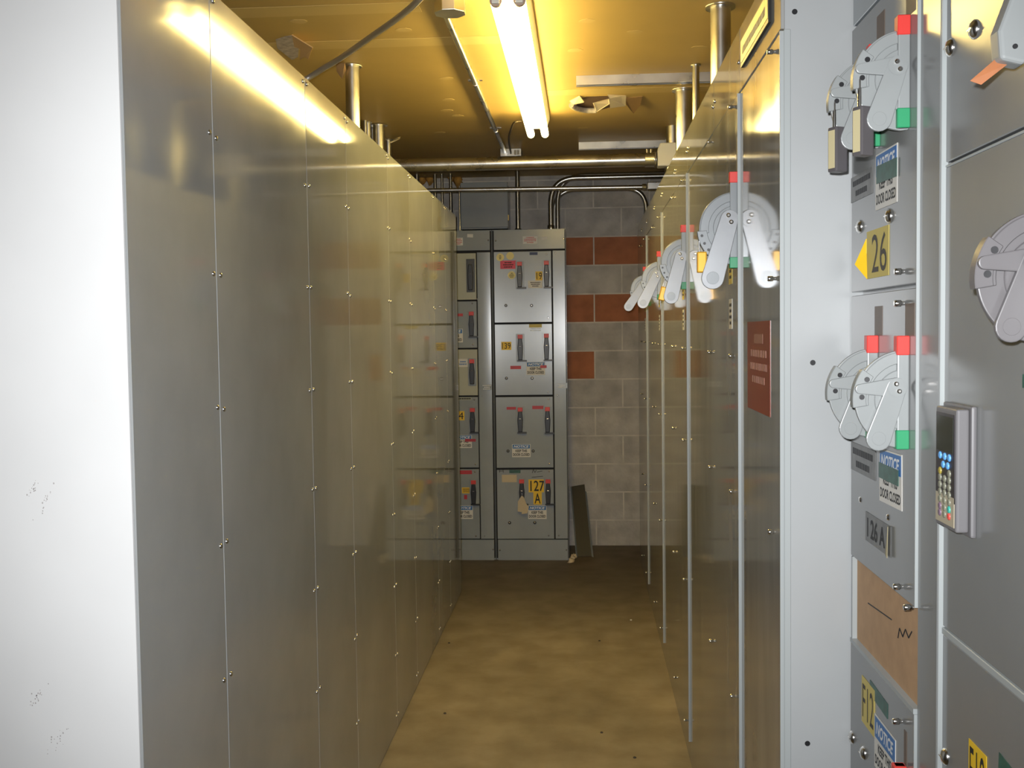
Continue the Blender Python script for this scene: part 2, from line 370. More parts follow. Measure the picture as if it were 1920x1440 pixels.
def disconnect_handle(parent, Y, Z, X, r, ll, lr, ang, style, bar_top, bar_bot, capz, arm=True):
    """operator plate standing square to the door, lever and red/green indicator bar; frame u=-Y, v=up, n=-X (out)"""
    if style == 'metal': md, ml = M['disc_grey'], M['lever_metal']
    elif style == 'dull': md = ml = M['handle_dull']
    else: md, ml = M['handle_grey'], M['handle_grey']
    P = Vector((X, Y, Z)); vz = -0.25*r; n0 = 0.02
    # local axes: x=u (towards camera), y=v, z=n
    outline = [(0.98*r+vz, 0.0)]+arc(vz, 0.004, r, 0, PI, 36)[1:-1]+[(vz-0.98*r, 0.0)]
    d = framed('disconnect_handle', MB().prism([(a, max(0, b)) for a, b in outline], 'x', -0.011, -0.003, 0), [md], parent, P, *FX, bevel=0.0015)
    d['label'] = 'round-plate disconnect handle'
    sub('raised_rim', MB().prism(arc(vz, 0.004, r*0.97, 0.55*PI, 0.05*PI, 20)+arc(vz, 0.004, r*0.74, 0.05*PI, 0.55*PI, 20), 'x', -0.003, 0.0006), [md], d, 0.001, 1)
    sub('hub_plate', MB().prism(arc(vz, 0.004, r*0.62, 0.02*PI, 0.98*PI, 24), 'x', -0.003, 0.0015), [md], d, 0.001, 1)
    # lock-off tab with padlock holes at the outer rim
    a0, a1 = (0.30*PI, 0.55*PI) if arm else (0.52*PI, 0.76*PI)
    ha = (0.345*PI, 0.41*PI, 0.48*PI) if arm else (0.565*PI, 0.64*PI, 0.71*PI)
    sub('lock_tab', MB().prism(arc(vz, 0.004, r*1.06, a0, a1, 12)+arc(vz, 0.004, r*0.79, a1, a0, 12), 'x', -0.016, 0.002), [md], d, 0.001, 1)
    for k in range(3):
        a = ha[k]; hf = 0.88 if arm else 0.95; hc = (vz+r*hf*math.cos(a), 0.004+r*hf*math.sin(a))
        sub('padlock_hole', MB().cyl((0.0018, *hc), (0.0026, *hc), 0.0042 if arm else 0.0035, 12), [M['black']], d)
    # lever
    e = (-ll*math.cos(ang), n0+ll*math.sin(ang))
    lv = MB().prism(capsule((0, n0), lr*0.8, e, lr), 'x', 0.002, 0.009)
    if arm: lv.prism(capsule((0, n0), lr*0.8, (-0.002, n0+r*0.72), 0.0075), 'x', 0.002, 0.0085)
    lo = sub('lever', lv, [ml], d, 0.0014)
    rec = [(e[0]+0.012*0, e[1])]
    sub('finger_recess', MB().prism(arc(e[0], e[1], lr*0.56, 0, 2*PI, 24)[:-1], 'x', 0.0089, 0.0096), [md], d, 0.0006, 1)
    sub('pivot_boss', MB().cyl((0.008, 0, n0), (0.012, 0, n0), lr*0.72, 20), [ml], d, 0.001, 1)
    for s_ in (-1, 1):
        q = (s_*lr*0.3, n0+s_*lr*0.12)
        sub('pivot_screw', MB().tube([(0.012, *q), (0.0145, *q), (0.0155, *q)], 1, 12, 0, True, [lr*0.2, lr*0.2, lr*0.1]), [M['chrome']], d)
    # indicator bar
    ib = framed('indicator_bar', MB().box(-0.012, 0.004, bar_bot-Z, bar_top-Z, 0, 0.018), [md], parent, P, *FX, bevel=0.002)
    sub('red_cap', MB().box(-0.013, 0.006, bar_top-Z-capz, bar_top-Z, -0.0, 0.0195), [M['red']], ib, 0.0012, 1)
    sub('green_cap', MB().box(-0.013, 0.006, bar_bot-Z, bar_bot-Z+capz, -0.0, 0.0195), [M['green']], ib, 0.0012, 1)
    hr = 0.84 if arm else 0.95
    return d, [P+Vector((-(0.004+r*hr*math.sin(hh)), 0.004, vz+r*hr*math.cos(hh))) for hh in ha]

RLAB = ['grey cabinet at the near end of the right row, rust red sign on its panel',
        'grey cabinet second in the right row, nearest large disc handle with yellow padlock',
        'wide plain grey cabinet between the two padlocked disc handles in the right row',
        'grey cabinet fourth in the right row, disc handle with tilted yellow padlock',
        'plain grey cabinet fifth from the camera in the right row',
        'grey cabinet sixth in the right row, third disc handle, no padlock',
        'plain grey cabinet seventh from the camera in the right row',
        'grey cabinet eighth in the right row, the farthest disc handle',
        'grey cabinet at the far end of the right row, beside the block wall']
RZ = [2.122, 1.516, 1.180, 0.665, 0.137]
holes = []
for i in range(9):
    y0, y1 = RB[i], RB[i+1]; han = i in (1, 3, 5, 7)
    t = thing('switchgear_cabinet', (RX+0.3, (y0+y1)/2, 0), RLAB[i], 'electrical cabinet', 'cabinets of the right row')
    part('body', MB().box(RX+0.006, RX+0.62, y0+0.0005, y1-0.0005, 0, TOPZ-0.003), [M['panel_right']], t)
    part('top_cover', MB().box(RX, RX+0.007, y0+0.001, y1-0.001, 2.143, TOPZ), [M['panel_right']], t, 0.0012, 1)
    x = RX-(0.004 if han else 0.0)
    part('door' if han else 'front_panel', MB().box(x, RX+0.007, y0+0.002, y1-0.002, 0.085, 2.138), [M['panel_right']], t, 0.0015, 1)
    part('plinth', MB().box(RX+0.002, RX+0.007, y0+0.001, y1-0.001, 0.0, 0.08), [M['panel_right']], t)
    part('edge_trim', MB().box(x-0.0025 if (han or i == 0) else x-0.001, RX+0.006, y0-0.002 if i == 0 else y0+0.0006, y0+0.002, 0.085, 2.138), [M['edge']], t)
    ny = y0+0.065 if i == 0 else (y0+0.075 if han else y0+0.05)
    for j, z in enumerate(RZ):
        if i == 0: z = [2.117, 1.679, 1.179, 0.665, 0.137][j]
        screw(t, (x, ny, z), FX, 'stud')
    if i: screw(t, (RX, y0+0.02, 2.215), FX, 'pan'); screw(t, (RX, y1-0.02, 2.222), FX, 'pan')
    if i == 0:
        e = part('end_panel', MB().box(RX+0.0065, RX+0.6, y0-0.0035, y0+0.001, 0, TOPZ-0.003), [M['light_paint']], t)
        e['label'] = 'pale grey end panel facing the camera'
        part('corner_flange', MB().box(RX+0.0045, RX+0.017, y0-0.0065, y0-0.0035, 0.0, 2.14), [M['edge']], t, 0.001, 1)
        for q in ((1524, 680), (1514, 1394), (1490, 22)):
            p = onY(q[0], q[1], y0-0.0035); framed('bolt_hole', MB().cyl((0, 0, 0), (0, 0, 0.0005), 0.0052, 16), [M['black']], t, p, *FY)
        # long maker's plate on the top cover, lettering too worn to read
        s = label_plate(t, (RX-0.0002, 2.31, 2.215), FX, 0.36, 0.062, M['dark_metal'], 'nameplate', t=0.006)
        sub('plate_face', MB().box(-0.176, 0.176, -0.022, 0.027, 0.006, 0.0068), [mat('brass_plate', (0.50, 0.42, 0.20), 0.35, 0.6)], s)
        bars(s, M['lock_label'], [0.9], 0.33, 0.03, 'engraved_print', z=0.0074)
        # rust red sign
        s = label_plate(t, (x-0.0002, 2.29, 1.50), FX, 0.29, 0.195, M['rust_sign'], 'warning_sign')
        sub('sign_header', MB().box(-0.05, 0.06, 0.05, 0.07, 0.0008, 0.0011), [M['sign_text']], s)
        bars(s, M['sign_text'], [0.75, 0.8, 0.6], 0.27, 0.085, 'small_print')
        s.location.z -= 0.0
    if han:
        k = (1, 3, 5, 7).index(i)
        hy = (2.562, 3.812, 5.035, 6.215)[k]
        ang = math.radians((16, 14, 27, 35)[k])
        d, hp = disconnect_handle(t, hy, 1.845, x, 0.087, 0.146, 0.027, ang, 'metal', 1.957, 1.728, 0.026, arm=False)
        holes.append(hp)
        slot = MB().box(x-0.001, x+0.001, hy-0.004, hy+0.006, 1.957, 2.04); slot.box(x-0.001, x+0.001, hy-0.004, hy+0.006, 1.65, 1.728)
        part('bar_slot', slot, [M['slot']], t)
        # small yellow and white printed stickers below the handle
        yy = hy+0.12
        s = label_plate(t, (x-0.0002, yy, 1.62), FX, 0.055, 0.075, M['white'], 'rating_sticker'); bars(s, M['ink'], [0.8, 0.6, 0.8, 0.5], 0.05, 0.06)
        s = label_plate(t, (x-0.0002, yy, 1.72), FX, 0.06, 0.05, M['yellow_pale'], 'yellow_sticker'); bars(s, M['ink'], [0.7, 0.7], 0.05, 0.03)

def padlock(hook, w, dpt, h, r, m, sh, label, tiltz=0.0, tiltx=0.0, group=None, lab=None, name='padlock'):
    """hook = where the shackle passes through the tab; the body hangs below it"""
    t = thing(name, hook, label, 'padlock', group)
    mb = MB().box(-w/2, w/2, -dpt/2, dpt/2, -sh-h, -sh)
    b = link('lock_body', mb.mesh('lock_body', [m], (0, 0, 0), 0.0032), t)
    path = [(-w*0.28, 0, -sh-0.004)]+[(-w*0.28*math.cos(a), 0, -r*0+0.004-w*0.28+w*0.28*math.sin(a)) for a in [PI*i/10 for i in range(11)]]+[(w*0.28, 0, -sh-0.004)]
    link('shackle', MB().tube(path, r, 10).mesh('shackle', [M['chrome']]), t)
    if lab:
        link('lock_label', MB().box(-w/2-0.0006, -w/2, -dpt*0.36, dpt*0.36, -sh-h*0.92, -sh-h*0.08).mesh('lock_label', [lab]), t)
    t.rotation_euler = (tiltx, tiltz*0, 0)
    t.rotation_euler = (0, tiltx, tiltz)
    return t
padlock(holes[0][0], 0.023, 0.018, 0.050, 0.0022, M['yellow_lock'], 0.038, 'yellow padlock hanging upright on the nearest large disc handle', group='yellow padlocks on the disc handles', lab=None)
padlock(holes[1][2], 0.023, 0.018, 0.050, 0.0022, M['yellow_lock'], 0.036, 'yellow padlock hanging tilted on the second large disc handle', tiltx=0.25, group='yellow padlocks on the disc handles')

# ------------------------------------------------------------------ near right-hand motor control section (numbered 26)
AX = 0.505
t = thing('motor_control_cabinet', (AX+0.25, 1.785, 0), 'grey motor control cabinet numbered 26, beside the end panel of the right row', 'electrical cabinet', 'near motor control cabinets')
A = t
part('body', MB().box(AX+0.022, AX+0.6, 1.546, 2.022, 0, TOPZ), [M['near_paint']], t)
part('top_cover', MB().box(AX+0.002, AX+0.022, 1.546, 2.022, 2.14, TOPZ-0.002), [M['far_paint']], t, 0.001, 1)
upper = part('door', MB().box(AX, AX+0.022, 1.637, 2.022, 1.647, 2.132), [M['near_paint']], t, 0.0012, 1)
part('door', MB().box(AX, AX+0.022, 1.637, 2.022, 1.149, 1.640), [M['near_paint']], t, 0.0012, 1)
part('door', MB().box(AX, AX+0.022, 1.637, 2.022, 0.30, 0.982), [M['near_paint']], t, 0.0012, 1)
part('kick_panel', MB().box(AX+0.004, AX+0.022, 1.637, 2.022, 0.0, 0.295), [M['near_paint']], t, 0.0012, 1)
part('door_edge', MB().box(AX-0.0004, AX+0.010, 1.6345, 1.6372, 1.149, 2.132).box(AX-0.0004, AX+0.010, 1.6345, 1.6372, 0.30, 0.982), [M['edge']], t)
part('wireway_door', MB().box(AX+0.004, AX+0.022, 1.546, 1.634, 0.01, 2.132), [M['near_paint']], t, 0.0012, 1)
fb = part('blanking_board', MB().box(AX+0.010, AX+0.0225, 1.634, 2.022, 0.984, 1.147), [M['tan_board']], t)
fb['label'] = 'tan fibreboard filling the open compartment'
part('door_lip', MB().box(AX-0.001, AX+0.02, 1.637, 2.022, 0.982, 0.990), [M['edge']], t)
part('compartment_edge', MB().box(AX+0.001, AX+0.02, 2.014, 2.022, 0.99, 1.147), [M['edge']], t)
mk = MB()
for (a, b) in (((1628, 1131), (1672, 1162)), ((1684, 1196), (1687, 1178)), ((1687, 1178), (1693, 1194)), ((1693, 1194), (1698, 1180)), ((1698, 1180), (1704, 1196)), ((1704, 1196), (1710, 1184))):
    mk.tube([onX(*a, AX+0.0098), onX(*b, AX+0.0098)], 0.0012, 6)
part('marker_scribble', mk, [M['ink']], t)
rows = [(1.675, 1.98, 2.048, 1.889, 'a'), (1.838, 1.98, 2.048, 1.889, 'b'), (1.672, 1.487, 1.557, 1.392, 'c'), (1.845, 1.487, 1.557, 1.392, 'd')]
hk = []
for (y, z, bt, bb, q) in rows:
    d, hp = disconnect_handle(A, y, z, AX, 0.077, 0.084, 0.019, math.radians(19), 'cast', bt+0.010, bb-0.002, 0.030, arm=True)
    hk.append(hp)
    sl = MB().box(AX-0.0006, AX+0.001, y-0.030, y+0.017, bt+0.010, bt+0.060)
    part('bar_slot', sl, [M['slot']], A)
padlock(hk[0][2], 0.026, 0.021, 0.076, 0.0030, M['grey_lock'], 0.043, 'dark grey padlock with yellowed label on the front upper handle of cabinet 26', tiltz=math.radians(28), group='grey padlocks on cabinet 26', lab=M['lock_label'])
padlock(hk[1][2], 0.026, 0.021, 0.076, 0.0030, M['grey_lock'], 0.043, 'dark grey padlock on the rear upper handle of cabinet 26, the farther one', tiltz=math.radians(28), group='grey padlocks on cabinet 26', lab=M['lock_label'])
# notices, numbers and tapes
s = notice(A, (AX-0.0003, 1.795, 1.828), FX, 0.125, 0.094, 0.40)
framed('green_tape', MB().box(-0.062, 0.056, -0.015, 0.015, 0, 0.0006), [M['dymo_green']], A, (AX-0.0022, 1.785, 1.838), *FX, tilt=-0.03)
s = notice(A, (AX-0.0003, 1.764, 1.331), FX, 0.127, 0.090, 0.40, tilt=0.02)
framed('green_tape', MB().box(-0.062, 0.05, -0.013, 0.013, 0, 0.0006), [M['dymo_green']], A, (AX-0.0022, 1.764, 1.338), *FX, tilt=0.0)
s = label_plate(A, (AX-0.0003, 1.95, 1.837), FX, 0.145, 0.046, M['tag_grey'], 'dark_label'); bars(s, M['ink'], [0.9, 0.6], 0.13, 0.038)
s = label_plate(A, (AX-0.0003, 1.936, 1.34), FX, 0.165, 0.052, M['tag_grey'], 'dark_label'); bars(s, M['ink'], [0.9, 0.6], 0.15, 0.045)
s = label_plate(A, (AX-0.0003, 1.838, 1.225), FX, 0.155, 0.052, M['tag_grey'], 'dark_label'); letter(s, 'I 26 A', M['ink'], 0.11, 0.035, -0.01, 0)
framed('peeling_corner', MB().add([(0.05, -0.026, 0.001), (0.0785, -0.026, 0.006), (0.0785, 0.026, 0.005), (0.066, 0.026, 0.001), (0.05, -0.026, 0.0004), (0.0785, -0.026, 0.0054), (0.0785, 0.026, 0.0044), (0.066, 0.026, 0.0004)], [(0, 1, 2, 3), (7, 6, 5, 4), (0, 4, 5, 1), (1, 5, 6, 2), (2, 6, 7, 3), (3, 7, 4, 0)]), [M['lock_label']], A, (AX-0.0012, 1.838, 1.225), *FX)
s = label_plate(A, (AX-0.0003, 1.845, 1.708), FX, 0.135, 0.083, M['yellow_pale'], 'number_sticker'); letter(s, '26', M['ink_brown'], 0.09, 0.066, 0.012, 0, bold=0.0)
framed('peeling_corner', MB().add([(-0.067, 0.004, 0.0008), (-0.0675, 0.030, 0.0008), (-0.086, -0.014, 0.016), (-0.067, 0.004, 0), (-0.0675, 0.030, 0), (-0.086, -0.014, 0.0154), (-0.062, -0.0415, 0.0008), (-0.062, -0.0415, 0)],
       [(0, 1, 2), (5, 4, 3), (0, 2, 5, 3), (2, 1, 4, 5), (1, 0, 3, 4), (0, 2, 6), (7, 5, 3)]), [M['yellow']], A, (AX-0.0013, 1.845, 1.708), *FX)
s = label_plate(A, (AX-0.0003, 1.895, 0.902), FX, 0.085, 0.085, M['yellow_pale'], 'number_sticker'); letter(s, 'F12', M['ink_brown'], 0.072, 0.062, 0, 0, bold=0.0)
s = notice(A, (AX-0.0003, 1.79, 0.858), FX, 0.125, 0.094, 0.42)
framed('green_tape', MB().box(-0.055, 0.055, -0.013, 0.013, 0, 0.0006), [M['dymo_green']], A, (AX-0.0003, 1.83, 0.938), *FX, tilt=-0.05)
d, hp = disconnect_handle(A, 1.675, 0.80, AX, 0.077, 0.084, 0.019, math.radians(19), 'cast', 0.885, 0.70, 0.030, arm=True)
part('bar_slot', MB().box(AX-0.0006, AX+0.001, 1.67, 1.685, 0.885, 0.94), [M['slot']], A)
for q in ((1668, 405), (1613, 425), (1592, 1373), (1620, 1412)):
    p = onX(q[0], q[1], AX); p.y = min(p.y, 2.007); screw(A, p, FX, 'big', 'door_fastener')
for z in (1.668, 1.618, 1.166, 0.947): screw(A, (AX, 1.70, z), FX, 'stud')
screw(A, (AX-0.001, 1.641, 1.148), FX, 'stud')
for q in ((1613, 937), (1665, 970)): screw(A, onX(q[0], q[1], AX), FX, 'tiny')

# ------------------------------------------------------------------ nearest section (F18) with drive keypad
BX = 0.515
B = thing('motor_control_cabinet', (BX+0.25, 1.28, 0), 'grey motor control cabinet labelled F18 with keypad, nearest the camera', 'electrical cabinet', 'near motor control cabinets')
by0, by1 = 1.03, 1.541
part('body', MB().box(BX+0.024, BX+0.6, by0, by1, 0, TOPZ), [M['near_paint']], B)
for (z0, z1) in ((1.812, 2.26), (1.148, 1.805), (0.3, 1.136)):
    part('door', MB().box(BX, BX+0.024, by0, by1-0.001, z0, z1), [M['near_paint']], B, 0.0014, 1)
part('door_edge', MB().box(BX-0.0065, BX+0.004, by1-0.003, by1+0.001, 0.3, 2.26), [M['edge']], B, 0.001, 1)
part('door_lip', MB().box(BX-0.002, BX+0.02, by0, by1-0.003, 1.137, 1.147), [M['edge']], B, 0.001, 1)
part('door_lip', MB().box(BX-0.001, BX+0.02, by0, by1-0.003, 1.8045, 1.808), [M['edge']], B, 0.001, 1)
part('kick_panel', MB().box(BX+0.004, BX+0.024, by0, by1, 0, 0.295), [M['near_paint']], B)
pb = onX(1936, 488, BX-0.02)
d, hp = disconnect_handle(B, pb.y, pb.z, BX, 0.074, 0.077, 0.0175, math.radians(19), 'dull', pb.z+0.085, pb.z-0.095, 0.03, arm=True)
# big lever of the topmost compartment
c0 = onY(1935, -40, 1.235); c1 = onY(1898, 92, 1.235)
lev = MB(); hexp = []
w = 0.024; ax = (c1-c0); ax.y = 0; ax.normalize(); px = Vector((ax.z, 0, -ax.x))
pts = [c0-px*w*0.75, c0+px*w*0.75, c1+px*w-ax*0.012, c1+px*w*0.55+ax*0.018, c1-px*w*0.55+ax*0.018, c1-px*w-ax*0.012]
lev.prism([(p.x, p.z) for p in pts], 'y', 1.222, 1.25)
lv = part('operating_lever', lev, [M['handle_grey']], B, 0.005, 3)
lv['label'] = 'pale grey angular lever end'
part('lever_hub', MB().cyl((BX, 1.236, c0.z), (c0.x-0.02, 1.236, c0.z), 0.016, 20), [M['handle_grey']], B)
p = onY(1903, 87, 1.2215); part('lever_pin', MB().cyl(p, p+Vector((0, -0.0015, 0)), 0.0028, 12), [M['ink']], B)
tp = onY(1872, 112, 1.24)
tag_o = MB().add([(tp.x, 1.238, tp.z+0.004), (tp.x+0.009, 1.235, tp.z-0.006), (tp.x-0.022, 1.24, tp.z-0.030), (tp.x-0.018, 1.242, tp.z-0.027), (tp.x-0.030, 1.243, tp.z-0.022)], [(0, 1, 2, 3, 4)])
me = tag_o; v = list(me.v); me.v += [(a, b+0.0006, c) for a, b, c in v]; me.f.append([9, 8, 7, 6, 5]); me.m.append(0); me.sm.append(False)
for k in range(5): me.f.append([k, (k+1) % 5, 5+(k+1) % 5, 5+k]); me.m.append(0); me.sm.append(False)
solo('orange_tape_strip', me, [M['orange_tape']], 'torn orange tape strip hanging under the big lever at the top right', 'tape', (tp.x, 1.238, tp.z))
for q in ((1828, 55), (1778, 93), (1768, 1412)):
    p = onX(q[0], q[1], BX); p.y = min(p.y, 1.522); screw(B, p, FX, 'big', 'door_fastener')
s = label_plate(B, (BX-0.0003, 1.40, 0.985), FX, 0.062, 0.080, M['yellow'], 'number_sticker'); letter(s, 'F18', M['ink'], 0.052, 0.066, 0, 0, bold=0.0)
framed('green_tape', MB().box(-0.045, 0.06, -0.013, 0.013, 0, 0.0006), [M['dymo_green']], B, (BX-0.0003, 1.285, 1.03), *FX, tilt=-0.1)
framed('green_tape', MB().box(-0.03, 0.03, -0.008, 0.008, 0, 0.0006), [M['dymo_green']], B, (BX-0.0003, 1.24, 1.515), *FX)
# keypad: back flange, case, membrane, keys
kz0, kz1 = onX(1791, 1000, 0.49).z, onX(1793, 768, 0.49).z
kp = part('keypad', MB().box(0.5075, BX, 1.412, 1.522, kz0-0.006, kz1+0.004), [M['keypad_grey']], B, 0.003)
kp['label'] = 'drive keypad with dark display and rows of keys'
case = MB().box(0.490, 0.5073, 1.417, 1.498, kz0, kz1)
part('keypad_case', case, [M['keypad_grey']], kp, 0.004, 3)
fx = 0.4898
part('membrane', MB().box(fx-0.0006, fx+0.001, 1.422, 1.494, kz0+0.038, kz1-0.008), [M['keypad_dark']], kp)
part('lower_membrane', MB().box(fx-0.0007, fx+0.001, 1.422, 1.494, kz0+0.006, kz0+0.046), [M['keypad_cream']], kp)
part('display', MB().box(fx-0.0012, fx, 1.426, 1.490, kz1-0.060, kz1-0.012), [M['lcd']], kp)
def key(y, z, m, w=0.0062, h=0.0042):
    o = part('key', MB().tube([(fx, y, z), (fx-0.002, y, z), (fx-0.0028, y, z)], 1, 12, 0, True, [0.0052, 0.005, 0.0035]), [m], kp); return o
kw = [1.4755, 1.4575, 1.4395]
kzr = lambda f: kz1-(kz1-kz0)*f
for y in kw: key(y, kzr(0.405), M['key_blue'])
for y in kw[1:]: key(y-0.0+0.006, kzr(0.475), M['key_blue'])
key(kw[0], kzr(0.535), mat('gold_key', (0.35, 0.28, 0.05), 0.4)); key(kw[2], kzr(0.535), M['key_olive'])
for f in (0.59, 0.65, 0.71, 0.77):
    for y in kw: key(y, kzr(f), M['key_olive'])
for f, ms in ((0.83, ('key_mauve', 'key_olive', 'key_teal')), (0.885, ('key_mauve', 'key_olive', 'key_red'))):
    for y, m_ in zip(kw, ms): key(y, kzr(f), M[m_])

# ------------------------------------------------------------------ far motor control centre against the block wall
FYP = 7.25
def fp(x, y): return onY(x, y, FYP)
def bow(x, x0, x1, k): return k*(x1-x0)*(1-max(0, min(1, (x-x0)/(x1-x0))))**3/3.0
def dy(x): return bow(x, -0.605, -0.213, 0.050) if -0.605 <= x <= -0.213 else (0.003 if -0.735 <= x <= -0.63 else 0.0)
def dished(x0, x1, z0, z1, f, n=20):
    """thin sheet-metal door whose face is slightly sprung out of flat by f(x)"""
    mb = MB(); xs = [x0+(x1-x0)*i/n for i in range(n+1)]
    v = [(x, FYP-0.02-f(x), z) for z in (z0, z1) for x in xs]; m_ = n+1
    mb.add(v, [(i, i+1, m_+i+1, m_+i) for i in range(n)], 0, True)
    b = [(x, FYP, z) for z in (z0, z1) for x in xs]
    mb.add(v+b, [(i, 2*m_+i, 2*m_+i+1, i+1) for i in range(n)]+[(m_+i, m_+i+1, 3*m_+i+1, 3*m_+i) for i in range(n)]+[(0, m_, 3*m_, 2*m_), (n, 2*m_+n, 3*m_+n, m_+n)]+[(2*m_+i, 3*m_+i, 3*m_+i+1, 2*m_+i+1) for i in range(n)])
    return mb
def breaker_handle(parent, x, ytop, ybot, cap='red', base=True, chrome=True, capm=None):
    """vertical rocker handle in a slotted escutcheon; pixel rows give its real height on the door plane"""
    a, b = fp(x, ytop), fp(x, ybot); h = a.z-b.z; c = (a+b)/2
    w = 0.040
    e = framed('breaker_handle', MB().box(-w*0.72, w*0.72, -h/2, h/2, 0, 0.004), [M['far_paint'] if chrome else M['dark_metal']], parent, (c.x, FYP-0.0235-dy(c.x), c.z), *FY, bevel=0.001)
    sub('handle_bar', MB().prism([(-w*0.36, -h*0.44), (w*0.36, -h*0.44), (w*0.48, 0.0), (w*0.32, h*0.33), (-w*0.32, h*0.33), (-w*0.48, 0.0)], 'z', 0.004, 0.026), [M['black']], e, 0.004)
    sub('handle_pin', MB().cyl((-0.006, 0.01, 0.026), (0.006, 0.01, 0.026), 0.003, 8), [M['chrome']], e)
    if cap: sub('red_cap', MB().box(-w*0.42, w*0.42, h*0.32, h*0.47, 0.004, 0.022), [M['red']], e, 0.002)
    if base: sub('lock_bracket', MB().box(-w*0.5, w*1.1, -h*0.5, -h*0.44, 0.004, 0.018), [M['dark_metal']], e, 0.001, 1)
    return e
FR = thing('motor_control_center', (-0.365, 7.5, 0), 'tall grey breaker cabinet at the corridor end, four doors with numbers 19, 139 and 127', 'electrical cabinet')
part('body', MB().box(-0.618, -0.112, FYP, YB-0.008, 0, TOPZ), [M['far_paint']], FR)
part('top_panel', MB().box(-0.605, -0.118, FYP-0.02, FYP, fp(990, 468).z, TOPZ-0.002), [M['far_paint']], FR, 0.002)
part('gap_shade_sheet', MB().box(-0.616, -0.114, FYP-0.002, FYP, 0.012, TOPZ-0.006), [M['gap']], FR)  # dark sheet added behind the doors to paint the shade in their gaps
part('base_panel', MB().box(-0.605, -0.118, FYP-0.02, FYP, 0.0, fp(990, 1011).z), [M['far_paint']], FR, 0.002)
part('wireway_door', MB().box(-0.203, -0.118, FYP-0.02, FYP, fp(990, 1009).z, fp(990, 471).z), [M['far_paint']], FR, 0.002)
dr = []
for (a, b) in ((472, 604), (608, 740), (744, 876), (880, 1009)):
    dr.append(part('door', dished(-0.605, -0.213, fp(990, b).z, fp(990, a).z, dy), [M['far_paint']], FR))
for (x, a, b) in ((975, 490, 542), (1025, 488, 541), (976, 626, 678), (1025, 624, 677), (976, 762, 812), (1027, 761, 813), (979, 896, 946), (1028, 896, 946)):
    breaker_handle(FR, x, a, b)
for q in ((949, 573), (997, 573), (950, 709), (998, 709), (953, 845), (1000, 845), (956, 979), (1003, 979)):
    p = fp(*q); p.y = FYP-0.02-dy(p.x); f_ = screw(FR, p, FY, 'tiny', 'door_latch')
    framed('latch_ring', MB().tube([(0, 0, 0), (0, 0, 0.0015)], 0.011, 16), [M['dark_metal']], FR, p, *FY)
for q in ((1025, 477), (1042, 475), (930, 452), (1057, 448), (1028, 596), (1028, 735), (1045, 741), (1029, 748), (1030, 869), (1030, 883), (1029, 1003), (1048, 1003), (938, 1030), (1062, 1030)):
    p = fp(*q); p.y = FYP-0.02-dy(p.x); screw(FR, p, FY, 'tiny')
FP = FYP-0.0203
def st(parent, x0, y0, x1, y1, m, name='sticker', tilt=0, t=0.0008):
    a, b = onY(x0, y0, FP), onY(x1, y1, FP); c = (a+b)/2; c.y -= dy(min(a.x, b.x))
    return label_plate(parent, c, FY, abs(b.x-a.x), abs(a.z-b.z), m, name, tilt, t), abs(b.x-a.x), abs(a.z-b.z)
def stn(parent, x0, y0, x1, y1):
    a, b = onY(x0, y0, FP), onY(x1, y1, FP); c = (a+b)/2; c.y -= dy(a.x); return notice(parent, c, FY, abs(b.x-a.x), abs(a.z-b.z), 0.33)
s, w, h = st(FR, 980, 443, 1008, 457, M['white'], 'instruction_label'); bars(s, M['dymo_red'], [0.6, 0.9, 0.9, 0.5], w*0.9, h*0.85)
s, w, h = st(FR, 1015, 444, 1027, 450, M['white'], 'small_label', 0.1)
def round_st(parent, x, y, m=M['cream']):
    p = onY(x, y, FP); p.y -= dy(p.x-0.03); s = framed('round_sticker', MB().cyl((0, 0, 0), (0, 0, 0.0008), 0.0265, 24), [m], parent, p, *FY); return s
s = round_st(FR, 938, 482.5); bars(s, M['ink'], [0.3, 0.4, 0.3], 0.04, 0.03)
round_st(FR, 956.5, 480)
s = round_st(FR, 959.5, 516); bars(s, M['ink_brown'], [0.3, 0.7, 0.9, 0.6], 0.04, 0.035)
s, w, h = st(FR, 938, 489, 968, 504, M['pink'], 'pink_label'); bars(s, M['ink'], [0.5, 0.7, 0.6], w*0.9, h*0.8)
s, w, h = st(FR, 1004, 509, 1018, 526, M['yellow'], 'number_sticker'); letter(s, '19', M['ink'], w*0.72, h*0.75, bold=0.0)
s, w, h = st(FR, 990, 526, 1018, 540, M['white'], 'white_label'); bars(s, M['ink_brown'], [0.8, 0.7, 0.5], w*0.85, h*0.7)
s, w, h = st(FR, 993, 473, 1008, 478, mat('blue_ink_smear', (0.03, 0.05, 0.14), 0.5), 'ink_marking')
s, w, h = st(FR, 992, 608, 1016, 614, M['yellow_pale'], 'yellow_tape')
bars(s, M['letter_white'], [0.8, 0.8], w, h*1.1).location.y = -h*1.1
s, w, h = st(FR, 940, 641, 959, 656, M['yellow'], 'number_sticker'); letter(s, '139', M['ink'], w*0.85, h*0.72, bold=0.0)
stn(FR, 987, 679, 1022, 703)
s, w, h = st(FR, 1013, 685, 1025, 690, M['dymo_red'], 'red_tape', t=0.002)
s, w, h = st(FR, 957, 686, 977, 692, M['dymo_red'], 'red_tape')
s, w, h = st(FR, 1044, 718, 1064, 728, M['far_paint'], 'wireway_label'); bars(s, M['letter_white'], [0.9, 0.6, 0.8], w, h)
stn(FR, 960, 833, 995, 857)
s, w, h = st(FR, 950, 763, 968, 768, M['dymo_red'], 'red_tape'); s, w, h = st(FR, 998, 761, 1020, 767, M['dymo_red'], 'red_tape')
stn(FR, 990, 948, 1025, 973)
s, w, h = st(FR, 991, 899, 1024, 923, M['yellow'], 'number_sticker'); letter(s, '127', M['ink'], w*0.8, h*0.82, bold=0.01)
